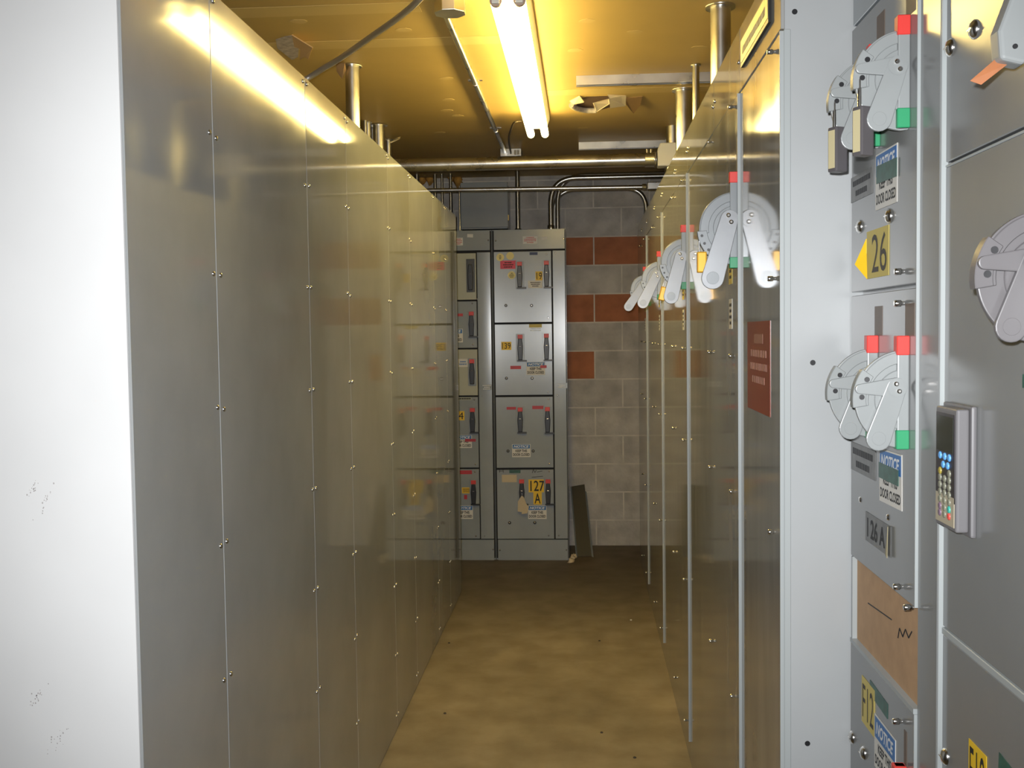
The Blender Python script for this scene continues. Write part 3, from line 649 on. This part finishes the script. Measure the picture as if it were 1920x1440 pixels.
s, w, h = st(FR, 1000, 923, 1016, 946, M['yellow'], 'number_sticker'); letter(s, 'A', M['ink'], w*0.72, h*0.82, bold=0.01)
s, w, h = st(FR, 941, 890, 969, 904, M['paper'], 'paper_label')
s, w, h = st(FR, 955, 881, 976, 887, M['dymo_green'], 'green_tape')
mk = MB()
for (a, b) in (((936, 880), (937, 886)), ((943, 880), (944, 886)), ((936, 883), (944, 883)), ((998, 887), (1000, 880)), ((1000, 880), (1003, 886)), ((1003, 886), (1006, 881)), ((1007, 885), (1017, 883)), ((997, 895), (1018, 893))):
    q0, q1 = onY(*a, FP), onY(*b, FP); q0.y -= dy(q0.x); q1.y -= dy(q1.x); mk.tube([q0, q1], 0.0016, 6)
part('pen_marking', mk, [M['ink']], FR)
# paper tags wired to a handle
p = onY(979, 932, FYP-0.0555)
tg = thing('paper_tag', p, 'cream paper tags hanging from the bottom left breaker handle', 'tag')
part('tag_sheet', MB().prism([(p.x-0.032, p.z-0.10), (p.x+0.012, p.z-0.105), (p.x+0.026, p.z-0.04), (p.x+0.01, p.z-0.0), (p.x-0.002, p.z+0.012), (p.x-0.03, p.z-0.03)], 'y', p.y-0.001, p.y), [M['paper']], tg)
part('tag_sheet', MB().prism([(p.x-0.004, p.z-0.118), (p.x+0.034, p.z-0.112), (p.x+0.046, p.z-0.07), (p.x+0.02, p.z-0.035), (p.x+0.0, p.z-0.05)], 'y', p.y-0.0025, p.y-0.0015), [M['paper']], tg)
part('tag_wire', MB().tube([(p.x, p.y-0.002, p.z+0.005), (p.x-0.003, p.y-0.001, p.z+0.03), (p.x-0.001, p.y+0.007, p.z+0.045)], 0.0012, 6), [M['chrome']], tg)

FL = thing('motor_control_center', (-0.875, 7.5, 0), 'tall grey breaker cabinet half hidden behind the left row, five narrow doors', 'electrical cabinet')
part('body', MB().box(-1.13, -0.622, FYP, YB-0.008, 0, TOPZ), [M['far_paint']], FL)
part('top_panel', MB().box(-1.125, -0.632, FYP-0.02, FYP, fp(890, 470).z, TOPZ-0.002), [M['far_paint']], FL, 0.002)
part('gap_shade_sheet', MB().box(-1.128, -0.624, FYP-0.002, FYP, 0.012, TOPZ-0.006), [M['gap']], FL)  # same added dark sheet, painted shade for the door gaps
part('base_panel', MB().box(-1.125, -0.632, FYP-0.02, FYP, 0, fp(890, 1011).z), [M['far_paint']], FL, 0.002)
part('wireway_door', dished(-0.722, -0.632, fp(890, 1009).z, fp(890, 474).z, lambda x: 0.0026-0.075*0.09*((x+0.722)/0.09)**2.5/2.5), [M['far_paint']], FL)
for (a, b, m) in ((475, 562, 'beige_paint'), (565, 652, 'far_paint'), (655, 741, 'beige_paint'), (744, 876, 'far_paint'), (879, 1009, 'far_paint')):
    d = part('door', MB().box(-1.125, -0.730, FYP-0.02, FYP, fp(890, b).z, fp(890, a).z), [M[m]], FL, 0.002)
    if m == 'beige_paint': d['label'] = 'greenish beige door'
for (x, a, b, cap, base) in ((883, 486, 548, None, False), (885, 583, 633, 1, True), (886, 672, 723, 1, False), (887, 763, 812, 1, True), (889, 898, 946, 1, True)):
    breaker_handle(FL, x, a, b, cap, base, a > 500)
for q in ((916, 451), (901, 478), (886, 569), (887, 646), (904, 742), (890, 749), (892, 870), (891, 884), (893, 1004), (909, 1004), (925, 1029), (895, 561)):
    p = fp(*q); p.y = FYP-0.02; screw(FL, p, FY, 'tiny')
s, w, h = st(FL, 852, 446, 868, 460, M['white'], 'instruction_label'); bars(s, M['dymo_red'], [0.6, 0.9, 0.9, 0.5], w*0.9, h*0.85)
s, w, h = st(FL, 876, 439, 887, 445, M['white'], 'small_label', -0.05)
stn(FL, 832, 617, 868, 642); stn(FL, 850, 816, 885, 840); stn(FL, 852, 948, 887, 973)
s, w, h = st(FL, 858, 588, 868, 593, M['dymo_red'], 'red_tape'); s, w, h = st(FL, 872, 823, 892, 828, M['dymo_red'], 'red_tape', t=0.002)
s, w, h = st(FL, 857, 673, 879, 688, M['white'], 'torn_label'); bars(s, M['blue'], [0.6, 0.8], w*0.8, h*0.6)
s, w, h = st(FL, 852, 771, 871, 788, M['yellow'], 'number_sticker'); letter(s, '14', M['ink'], w*0.8, h*0.75, bold=0.0)
s, w, h = st(FL, 866, 914, 884, 925, M['yellow'], 'yellow_label'); bars(s, M['ink_brown'], [0.9, 0.9, 0.8], w*0.9, h*0.7)
s, w, h = st(FL, 870, 928, 876, 936, M['dymo_red'], 'red_mark'); s, w, h = st(FL, 862, 882, 885, 889, M['dymo_red'], 'red_tape')
s, w, h = st(FL, 904, 721, 922, 731, M['far_paint'], 'wireway_label'); bars(s, M['letter_white'], [0.9, 0.6, 0.8], w, h)
s, w, h = st(FL, 858, 745, 884, 750, M['beige_paint'], 'pen_marking'); bars(s, M['ink'], [0.9], w, h)

# junction box above them, conduits
JB = thing('junction_box', (-0.69, 7.56, 2.29), 'grey square junction box on the wall above the breaker cabinets', 'electrical box')
part('box_body', MB().box(-0.853, -0.522, 7.42, YB-0.007, 2.315, 2.632), [M['far_paint']], JB, 0.003)
part('box_cover', MB().box(-0.848, -0.517, 7.405, 7.42, 2.325, 2.640), [M['far_paint']], JB, 0.003)
part('hinge', MB().cyl((-0.858, 7.41, 2.31), (-0.858, 7.41, 2.62), 0.006, 10), [M['chrome']], JB)
part('latch', MB().box(-0.517, -0.511, 7.405, 7.425, 2.37, 2.41), [mat('brass_latch', (0.6, 0.4, 0.12), 0.3, 0.9)], JB, 0.001, 1)
for x in (-0.79, -0.58): part('box_nipple', MB().cyl((x, 7.55, 2.29), (x, 7.55, 2.316), 0.018, 14), [M['emt']], JB)

def conduit(name, pts, r, m, label, cat='conduit', group=None, collars=(), n=14, loc=None):
    mb = MB().tube(pts, r, n)
    if not collars: return solo(name, mb, [m], label, cat, loc or tuple(pts[0]), group)
    t = thing(name, tuple(pts[0]), label, cat, group)
    part('pipe', mb, [m], t)
    for (a, b, rr) in collars: part('coupling', MB().tube([a, b], rr, max(16, n)), [m], t, 0.0015, 1)
    return t
def bend(ps, rad, n=8):
    """polyline with rounded corners"""
    P = [Vector(p) for p in ps]; out = [P[0]]
    for i in range(1, len(P)-1):
        a = (P[i-1]-P[i]); b = (P[i+1]-P[i]); rr = min(rad, a.length*0.49, b.length*0.49)
        p0 = P[i]+a.normalized()*rr; p1 = P[i]+b.normalized()*rr
        for k in range(n+1):
            s_ = k/n; out.append(p0*(1-s_)**2+P[i]*2*s_*(1-s_)+p1*s_*s_)
    out.append(P[-1]); return out
PX = lambda x, y, Y: tuple(onY(x, y, Y))
cx = onY(971, 400, 7.5).x
conduit('conduit', [(cx, 7.5, TOPZ), (cx, 7.5, ZC)], 0.017, M['emt'], 'straight steel conduit rising from the breaker cabinet beside the junction box', group=None, collars=[((cx, 7.5, TOPZ), (cx, 7.5, TOPZ+0.03), 0.023)])
x1 = onY(1033, 420, 7.45).x
zt = onY(1150, 332, 7.45).z
conduit('conduit', bend([(x1, 7.45, TOPZ), (x1, 7.45, zt), (0.75, 7.45, zt), (0.75, 7.45, zt-0.03)], 0.27, 12)[:-1], 0.019, M['emt'], 'bent steel conduit curving right from the breaker cabinet top, the front one', collars=[((x1, 7.45, TOPZ), (x1, 7.45, TOPZ+0.045), 0.026)])
conduit('conduit', bend([(x1+0.045, 7.58, TOPZ), (x1+0.045, 7.58, zt+0.036), (0.75, 7.58, zt+0.036)], 0.27, 12), 0.017, M['emt'], 'bent steel conduit behind the front curved one, highest of the three bends')
xr = onY(1212, 410, 7.62).x
conduit('conduit', bend([(x1+0.02, 7.68, TOPZ), (x1+0.02, 7.68, 2.61), (xr, 7.68, 2.61), (xr+0.005, 7.68, 2.30)], 0.31, 12), 0.018, M['emt'], 'arched steel conduit coming down the block wall at the right row')

HY, HZ = 6.0, 2.543
HP = thing('pipe', (-0.4, HY, HZ), 'thick horizontal galvanised pipe crossing the corridor overhead', 'pipe')
part('pipe', MB().tube([(XL, HY, HZ), (0.42, HY, HZ)], 0.0375, 28), [M['galv']], HP)
a = onY(1209, 300, HY).x; b = onY(1226, 300, HY).x
part('coupling', MB().tube([(a, HY, HZ), (b, HY, HZ)], 0.0415, 28), [M['galv']], HP, 0.0015, 1)
part('lock_ring', MB().tube([(b+0.004, HY, HZ), (b+0.010, HY, HZ)], 0.047, 28), [M['galv']], HP, 0.001, 1)
for k in (0.012, 0.034): part('clamp_screw', MB().cyl((a+k, HY-0.012, HZ+0.036), (a+k, HY-0.012, HZ+0.056), 0.007, 12), [M['chrome']], HP)
vx = onY(1246, 320, HY).x
LBx = HP
eb = part('elbow_box', MB().prism([(b+0.018, HZ+0.048), (b+0.018, HZ-0.044), (vx+0.16, HZ-0.044), (vx+0.16, HZ+0.085), (b+0.034, HZ+0.085)], 'y', HY-0.05, HY+0.05), [M['white_enamel']], LBx, 0.01, 3)
part('riser', MB().cyl((vx+0.03, HY, TOPZ), (vx+0.03, HY, HZ-0.04), 0.03, 24), [M['galv']], LBx)
part('riser', MB().cyl((vx+0.045, HY, HZ+0.08), (vx+0.045, HY, ZC), 0.036, 24), [M['galv']], LBx)
sy, sz = 6.6, onY(1000, 353, 6.6).z
SP = thing('pipe', (-0.4, sy, sz), 'thin horizontal conduit crossing the corridor below the thick pipe', 'pipe')
part('pipe', MB().tube([(XL, sy, sz+0.008), (0.40, sy, sz-0.008)], 0.0135, 18), [M['galv']], SP)
c_ = onY(1204, 353, sy).x
part('coupling', MB().tube([(c_, sy, sz-0.006), (c_+0.025, sy, sz-0.006)], 0.018, 18), [M['galv']], SP, 0.001, 1)
part('elbow_box', MB().box(c_+0.03, c_+0.17, sy-0.025, sy+0.025, sz-0.025, sz+0.02), [M['galv']], SP, 0.006)
part('riser', MB().cyl((c_+0.13, sy, TOPZ), (c_+0.13, sy, sz-0.02), 0.014, 14), [M['galv']], SP)

def riser(x, y, r, label, cap=True, z0=TOPZ, z1=ZC, m='galv', group='pipes rising from the cabinets to the ceiling'):
    t = thing('riser_pipe', (x, y, z0), label, 'pipe', group)
    part('pipe', MB().tube([(x, y, z0), (x, y, z1)], r, 22), [M[m]], t)
    if cap: part('ceiling_collar', MB().tube([(x, y, z1-0.008), (x, y, z1)], r*1.45, 22), [M[m]], t, 0.001, 1)
    return t
riser(0.497, 3.82, 0.036, 'thickest galvanised pipe rising to the ceiling above the right row')
riser(0.488, 5.10, 0.0375, 'galvanised pipe above the right row beside the torn ceiling patch')
riser(0.496, 4.63, 0.015, 'thin steel conduit between the two thick pipes above the right row', m='emt')
riser(-0.967, 4.467, 0.0296, 'single thick galvanised pipe above the left row')
for (px, py, r, lab) in ((684.5, 226, 0.010, 'first small pipe behind the thick pipe above the left row'), (689.5, 229, 0.016, 'second pipe in the cluster above the left row'),
                         (693.6, 233, 0.006, 'third, very thin rod in the cluster above the left row'), (698, 237, 0.007, 'fourth, thin pipe in the cluster above the left row'),
                         (710, 233, 0.033, 'thickest pipe of the far cluster above the left row'), (720, 262, 0.011, 'thin pipe just beyond the far cluster above the left row'),
                         (728, 262, 0.022, 'last pipe of the cluster above the left row, under a dangling paper strip')):
    p = onZ(px, py, ZC)
    yy = p.y
    if abs(p.y-HY) < 0.09: yy = HY+0.09
    if px == 720: yy = 6.10
    yy = min(yy, 6.25); p.x = onY(px, py+10, yy).x; p.y = yy
    riser(p.x, p.y, r, lab, r > 0.015)
for (px, r, lab) in ((782, 0.018, 'vertical pipe just below the thick pipe at its left end'), (816, 0.012, 'bright thin vertical conduit left of the junction box'), (829, 0.010, 'dim thin vertical conduit second from the junction box hinge side'),
                     (845, 0.012, 'vertical conduit nearest the left edge of the junction box')):
    x = onY(px, 360, 7.55).x
    riser(x, 7.55, r, lab, False, m='emt', group='conduits beside the junction box')
for (px, py, s_, lab) in ((806, 337, 0.030, 'lump of orange spray foam left of the bright thin conduit'), (845, 333, 0.022, 'smaller lump of orange spray foam above the junction box'), (859, 339, 0.036, 'larger lump of orange spray foam over the junction box corner'), (791, 336, 0.03, 'dim lump of spray foam near the left row top')):
    p = onY(px, py, 7.715); mb = MB()
    rings = []
    pts = [(p.x, p.y+0.03, p.z-s_*1.1), (p.x+0.004, p.y+0.01, p.z-s_*0.5), (p.x-0.004, p.y, p.z+s_*0.1), (p.x+0.003, p.y+0.015, p.z+s_*0.7), (p.x, p.y+0.03, p.z+s_*1.1)]
    mb.tube(pts, 1, 9, 0, True, [s_*0.3, s_*0.85, s_*1.0, s_*0.8, s_*0.3])
    mb.v = [(a+random.uniform(-.2, .2)*s_, b+random.uniform(-.12, .12)*s_, c+random.uniform(-.2, .2)*s_) for a, b, c in mb.v]
    solo('spray_foam', mb, [M['foam']], lab, 'foam', tuple(p), 'spray foam lumps on the far wall')

# ------------------------------------------------------------------ ceiling fittings
LX0 = -0.225; LY0, LY1 = 3.31, 5.60; TZ = 2.62
LT = thing('ceiling_light', (LX0, (LY0+LY1)/2, ZC), 'long two-tube fluorescent strip light on the ceiling', 'ceiling light')
part('housing', MB().prism([(LX0-0.062, ZC-0.03), (LX0-0.045, ZC-0.075), (LX0+0.045, ZC-0.075), (LX0+0.062, ZC-0.03), (LX0+0.062, ZC), (LX0-0.062, ZC)], 'y', LY0, LY1-0.02), [M['white_enamel']], LT, 0.003)
for s_ in (-1, 1):
    x = LX0+s_*0.037
    part('fluorescent_tube', MB().tube([(x, LY0+0.03, TZ), (x, LY1-0.03, TZ)], 0.019, 14), [M['tube']], LT)
    for (y, d) in ((LY0+0.01, 0.024), (LY1-0.034, 0.024)):
        part('lamp_holder', MB().box(x-0.012, x+0.012, y, y+d, TZ-0.012, ZC-0.07), [M['white_enamel']], LT, 0.002)
    part('tube_cap', MB().tube([(x, LY0+0.022, TZ), (x, LY0+0.036, TZ)], 0.0195, 14), [M['tube_end']], LT)
cxx = -0.474
CC = thing('conduit', (cxx, 5.3, ZC), 'ceiling conduit running along the corridor left of the strip light', 'conduit')
part('pipe', MB().tube([(cxx, 3.70, ZC-0.016), (cxx, 6.57, ZC-0.016)], 0.0125, 14), [M['galv']], CC)
for y in (4.79, 5.9): part('strap', MB().box(cxx-0.032, cxx+0.032, y-0.010, y+0.010, ZC-0.004, ZC).tube([(cxx, y-0.01, ZC-0.016), (cxx, y+0.01, ZC-0.016)], 0.0145, 14), [M['chrome']], CC)
solo('outlet_box', MB().prism([(-0.446+0.056*math.cos((k+.5)*PI/4), 3.655+0.056*math.sin((k+.5)*PI/4)) for k in range(8)], 'z', ZC-0.045, ZC), [M['galv']], 'octagonal steel ceiling box at the near end of the ceiling conduit', 'electrical box', (-0.446, 3.655, ZC), bevel=0.002)
OB = thing('outlet_box', (-0.436, 6.66, ZC), 'small ceiling outlet box above the thick pipe, cord plugged in', 'electrical box')
part('box', MB().box(-0.502, -0.370, 6.57, 6.69, ZC-0.047, ZC), [M['galv']], OB, 0.003)
for x in (-0.408, -0.390): part('receptacle', MB().box(x-0.007, x+0.007, 6.564, 6.57, ZC-0.04, ZC-0.012), [M['keypad_cream']], OB, 0.001, 1)
q0 = onZ(975, 222, 2.69); pts = [Vector((LX0-0.055, min(q0.y, 5.5), 2.69)), Vector((LX0-0.085, 5.56, 2.692)), onZ(964, 230, 2.68), onZ(957, 246, 2.675), onZ(954, 262, 2.675), Vector((-0.435, 6.572, 2.695))]
def smooth(P, n=6):
    P = [Vector(p) for p in P]; out = []
    for i in range(len(P)-1):
        a, b, c, d = P[max(i-1, 0)], P[i], P[i+1], P[min(i+2, len(P)-1)]
        for k in range(n):
            s_ = k/n; out.append(0.5*((2*b)+(c-a)*s_+(2*a-5*b+4*c-d)*s_*s_+(3*b-a-3*c+d)*s_**3))
    out.append(P[-1]); return out
solo('light_cord', MB().tube(smooth(pts), 0.0055, 8), [M['cord']], 'dark cord looping from the strip light to the ceiling outlet box', 'cord', tuple(pts[0]))
# armoured cable
fpts = smooth([(-0.455, 3.40, 2.705), (-0.49, 3.42, 2.685), onZ(775, 10, 2.665), onZ(740, 38, 2.662), onZ(700, 66, 2.66), onZ(640, 108, 2.65), onZ(605, 129, 2.63), onZ(575, 148, 2.60), onZ(552, 162, 2.555), onZ(535, 178, 2.48), onZ(530, 196, 2.40), tuple(onZ(530, 196, 2.40)-Vector((0, 0, 0.107)))], 34)
fpts = fpts
rad = [0.0115 if k % 2 else 0.0098 for k in range(len(fpts))]
solo('armoured_cable', MB().tube(fpts, 1, 10, 0, True, rad), [M['flex']], 'grey ribbed armoured cable sagging from the ceiling to the left row', 'cable', tuple(fpts[0]))
# strut channels
for (x0, x1, y, lab) in ((-0.019, 0.62, 4.79, 'nearer galvanised strut channel on the ceiling right of the strip light'), (-0.014, 0.60, 6.44, 'farther galvanised strut channel on the ceiling, above the thick pipe')):
    mb = MB().prism([(y-0.0205, ZC), (y-0.0205, ZC-0.041), (y-0.010, ZC-0.041), (y-0.010, ZC-0.035), (y-0.017, ZC-0.035), (y-0.017, ZC-0.004), (y+0.017, ZC-0.004), (y+0.017, ZC-0.035), (y+0.010, ZC-0.035), (y+0.010, ZC-0.041), (y+0.0205, ZC-0.041), (y+0.0205, ZC)], 'x', x0, x1)
    solo('strut_channel', mb, [M['galv']], lab, 'metal channel', (x0, y, ZC), 'strut channels on the ceiling')
# torn ceiling board
def plate(pts, th=0.004):
    n = len(pts); nv = (Vector(pts[1])-Vector(pts[0])).cross(Vector(pts[2])-Vector(pts[0])).normalized()*th
    v = [Vector(p) for p in pts]+[Vector(p)+nv for p in pts]
    return MB().add(v, [list(range(n))[::-1], list(range(n, 2*n))]+[(i, (i+1) % n, n+(i+1) % n, n+i) for i in range(n)])
def pz(x, y, z): return tuple(onZ(x, y, z))
TD = thing('torn_drywall', pz(1120, 195, ZC), 'torn patch of ceiling board with pale paper flaps, right of the strip light', 'damaged ceiling board')
part('dark_hole', MB().prism([(lambda p: (p.x, p.y))(onZ(x, y, ZC)) for x, y in ((1088, 186), (1100, 181), (1138, 180), (1150, 186), (1146, 200), (1118, 208), (1090, 205), (1078, 200))], 'z', ZC-0.0015, ZC), [mat('dark_cavity', (0.07, 0.035, 0.025), 0.9)], TD)
part('gypsum_edge', MB().tube(smooth([pz(1071, 197, ZC-0.012), pz(1080, 203, ZC-0.016), pz(1098, 207, ZC-0.014), pz(1118, 207, ZC-0.016)], 4), 0.014, 8), [M['gypsum']], TD)
part('paper_flap', plate([pz(1068, 190, ZC-0.004), pz(1087, 180, ZC-0.002), pz(1095, 192, ZC-0.02), pz(1076, 196, ZC-0.02)]), [M['drywall_paper']], TD)
part('paper_flap', plate([pz(1112, 193, ZC-0.03), pz(1142, 185, ZC-0.006), pz(1143, 195, ZC-0.03), pz(1119, 210, ZC-0.06)]), [M['drywall_paper']], TD)
part('paper_flap', plate([pz(1139, 178, ZC-0.003), pz(1174, 180, ZC-0.003), pz(1173, 199, ZC-0.03), pz(1144, 203, ZC-0.045), pz(1143, 186, ZC-0.02)]), [M['drywall_paper']], TD)
part('paper_flap', plate([pz(1172, 184, ZC-0.003), pz(1205, 181, ZC-0.002), pz(1200, 198, ZC-0.012), pz(1188, 213, ZC-0.02), pz(1174, 196, ZC-0.012)]), [M['brown_paper']], TD)
TD2 = thing('torn_drywall', pz(545, 90, ZC), 'dark hole in the ceiling with a hanging tan flap above the left row', 'damaged ceiling board')
part('dark_hole', MB().prism([(lambda p: (p.x, p.y))(onZ(x, y, ZC)) for x, y in ((517, 74), (535, 68), (548, 66), (552, 88), (560, 90), (559, 106), (548, 112), (520, 90))], 'z', ZC-0.0015, ZC), [M['gypsum']], TD2)
part('paper_flap', plate([pz(547, 66, ZC-0.003), pz(586, 90, ZC-0.05), pz(578, 112, ZC-0.055), pz(571, 107, ZC-0.05), pz(562, 112, ZC-0.045), pz(563, 92, ZC-0.03), pz(552, 88, ZC-0.02)]), [mat('tan_kraft_paper', (0.60, 0.40, 0.18), 0.9)], TD2)
solo('paper_strip', plate([pz(722, 260, 2.70), pz(731, 266, 2.685), pz(745, 258, 2.70), pz(751, 256, 2.724), pz(750, 260, 2.71), pz(733, 268, 2.68)], 0.002), [M['drywall_paper']], 'pale torn paper strip dangling from the ceiling at the far left pipes', 'torn paper', pz(731, 266, 2.70))
TP = onZ(655, 120, ZC)
solo('torn_paper', plate([(TP.x-0.05, TP.y-0.03, ZC-0.002), (TP.x-0.01, TP.y-0.045, ZC-0.01), (TP.x-0.015, TP.y+0.0, ZC-0.03), (TP.x-0.035, TP.y+0.01, ZC-0.06), (TP.x-0.055, TP.y+0.0, ZC-0.03)]), [M['brown_paper']], 'brown torn paper curl at the top of the single left pipe', 'torn paper', tuple(TP))

# ------------------------------------------------------------------ things on the floor at the far end
def lean_pt(x, y, z0=None):
    # panel leans from the floor at Y 7.33 back to the wall at Y 7.72
    return onY(x, y, 7.33+(0.36*(1048-y)/140.0))
LP = thing('loose_cover_panel', (0.0, 7.33, 0), 'dark flanged metal cover leaning on the block wall beside the breaker cabinet', 'metal panel')
g = lambda x, y: (lambda p: Vector((p.x, p.y, max(p.z, 0.004))))(lean_pt(x, y))
a, b, c_, d_ = g(1083, 1045), g(1110, 1045), g(1096, 908), g(1072, 912)
part('plate', plate([a, b, c_, d_], -0.003), [M['mdark']], LP)
def strip(p, q, w, dp): return plate([p, p+Vector((w, -dp, 0)), q+Vector((w, -dp, 0)), q], 0.003)
part('flange', strip(a, d_, -0.008, 0.022), [M['far_paint']], LP)
part('flange', strip(b, c_+(b-c_)*0.1, 0.010, 0.022), [M['far_paint']], LP)
for q, ytop in (((1077, 1041), 0), ((1070, 1049), 0), ((1073, 1044), 0)):
    p = onZ(q[0], min(q[1], 1049), 0.02); mb = MB().tube([(p.x, p.y, 0), (p.x, p.y, 0.012), (p.x, p.y, 0.03)], 1, 7, 0, True, [0.02, 0.024, 0.006])
    mb.v = [(x+random.uniform(-.008, .008), y+random.uniform(-.008, .008), max(0.0005, z+random.uniform(-.006, .008))) for x, y, z in mb.v]
    solo('crumpled_paper', mb, [M['paper']], ['crumpled paper scrap under the leaning cover, rightmost', 'crumpled paper scrap on the floor at the cabinet corner, leftmost', 'crumpled paper scrap between the other two by the cabinet'][(1077, 1070, 1073).index(q[0])], 'paper scrap', (p.x, p.y, 0), 'paper scraps by the cabinet')
for k, q in enumerate(((842, 1206), (1124, 1202), (1183, 1163), (834, 1338), (1190, 1421), (1128, 1374))):
    p = onZ(q[0], q[1], 0); wht = k == 2
    fd = solo('floor_debris', MB().tube([(p.x, p.y, 0), (p.x, p.y, 0.003), (p.x, p.y, 0.005)], 1, 7, 0, True, [0.006, 0.006, 0.003]), [M['white'] if wht else M['ink_brown']],
         ['dark crumb on the floor near the left row, farther one', 'dark crumb on the floor right of centre', 'pale crumb on the floor by the right row', 'dark crumb on the floor near the left row, nearer one', 'dark crumb on the floor nearest the camera', 'tiny dark crumb right of the floor centre, nearer the camera'][k], 'debris', tuple(p), 'crumbs on the floor'); fd['kind'] = 'thing'

# ------------------------------------------------------------------ camera, flash, world
cd = bpy.data.cameras.new('camera'); cam = bpy.data.objects.new('camera', cd); C.objects.link(cam)
cd.sensor_width = 36.0; cd.sensor_fit = 'HORIZONTAL'; cd.lens = 36.0*F/1920.0; cd.clip_start = 0.05
# rows of (Rv,Vv,Uv) give world axes in camera space; invert for camera-to-world
mw = Matrix((Rv, Vv, Uv)).to_4x4(); mw.translation = (0, 0, H); cam.matrix_world = mw
bpy.context.scene.camera = cam
fl = bpy.data.lights.new('camera_flash', 'SPOT'); fl.energy = 265.0; fl.spot_size = math.radians(87); fl.spot_blend = 1.0; fl.color = (0.97, 0.985, 1.0); fl.shadow_soft_size = 0.012
fo = bpy.data.objects.new('camera_flash', fl); C.objects.link(fo); fo.matrix_world = Matrix.Translation((-0.035, -0.02, H+0.045)) @ mw.to_3x3().to_4x4()
w = bpy.data.worlds.new('world'); bpy.context.scene.world = w; w.use_nodes = True
w.node_tree.nodes['Background'].inputs[0].default_value = (0.02, 0.02, 0.02, 1)
sc = bpy.context.scene
sc.view_settings.view_transform = 'Standard'; sc.view_settings.look = 'None'; sc.view_settings.gamma = 1.0; sc.view_settings.use_curve_mapping = False
sc.view_settings.exposure = 0.0
sc.cycles.max_bounces = 8; sc.cycles.sample_clamp_indirect = 6.0
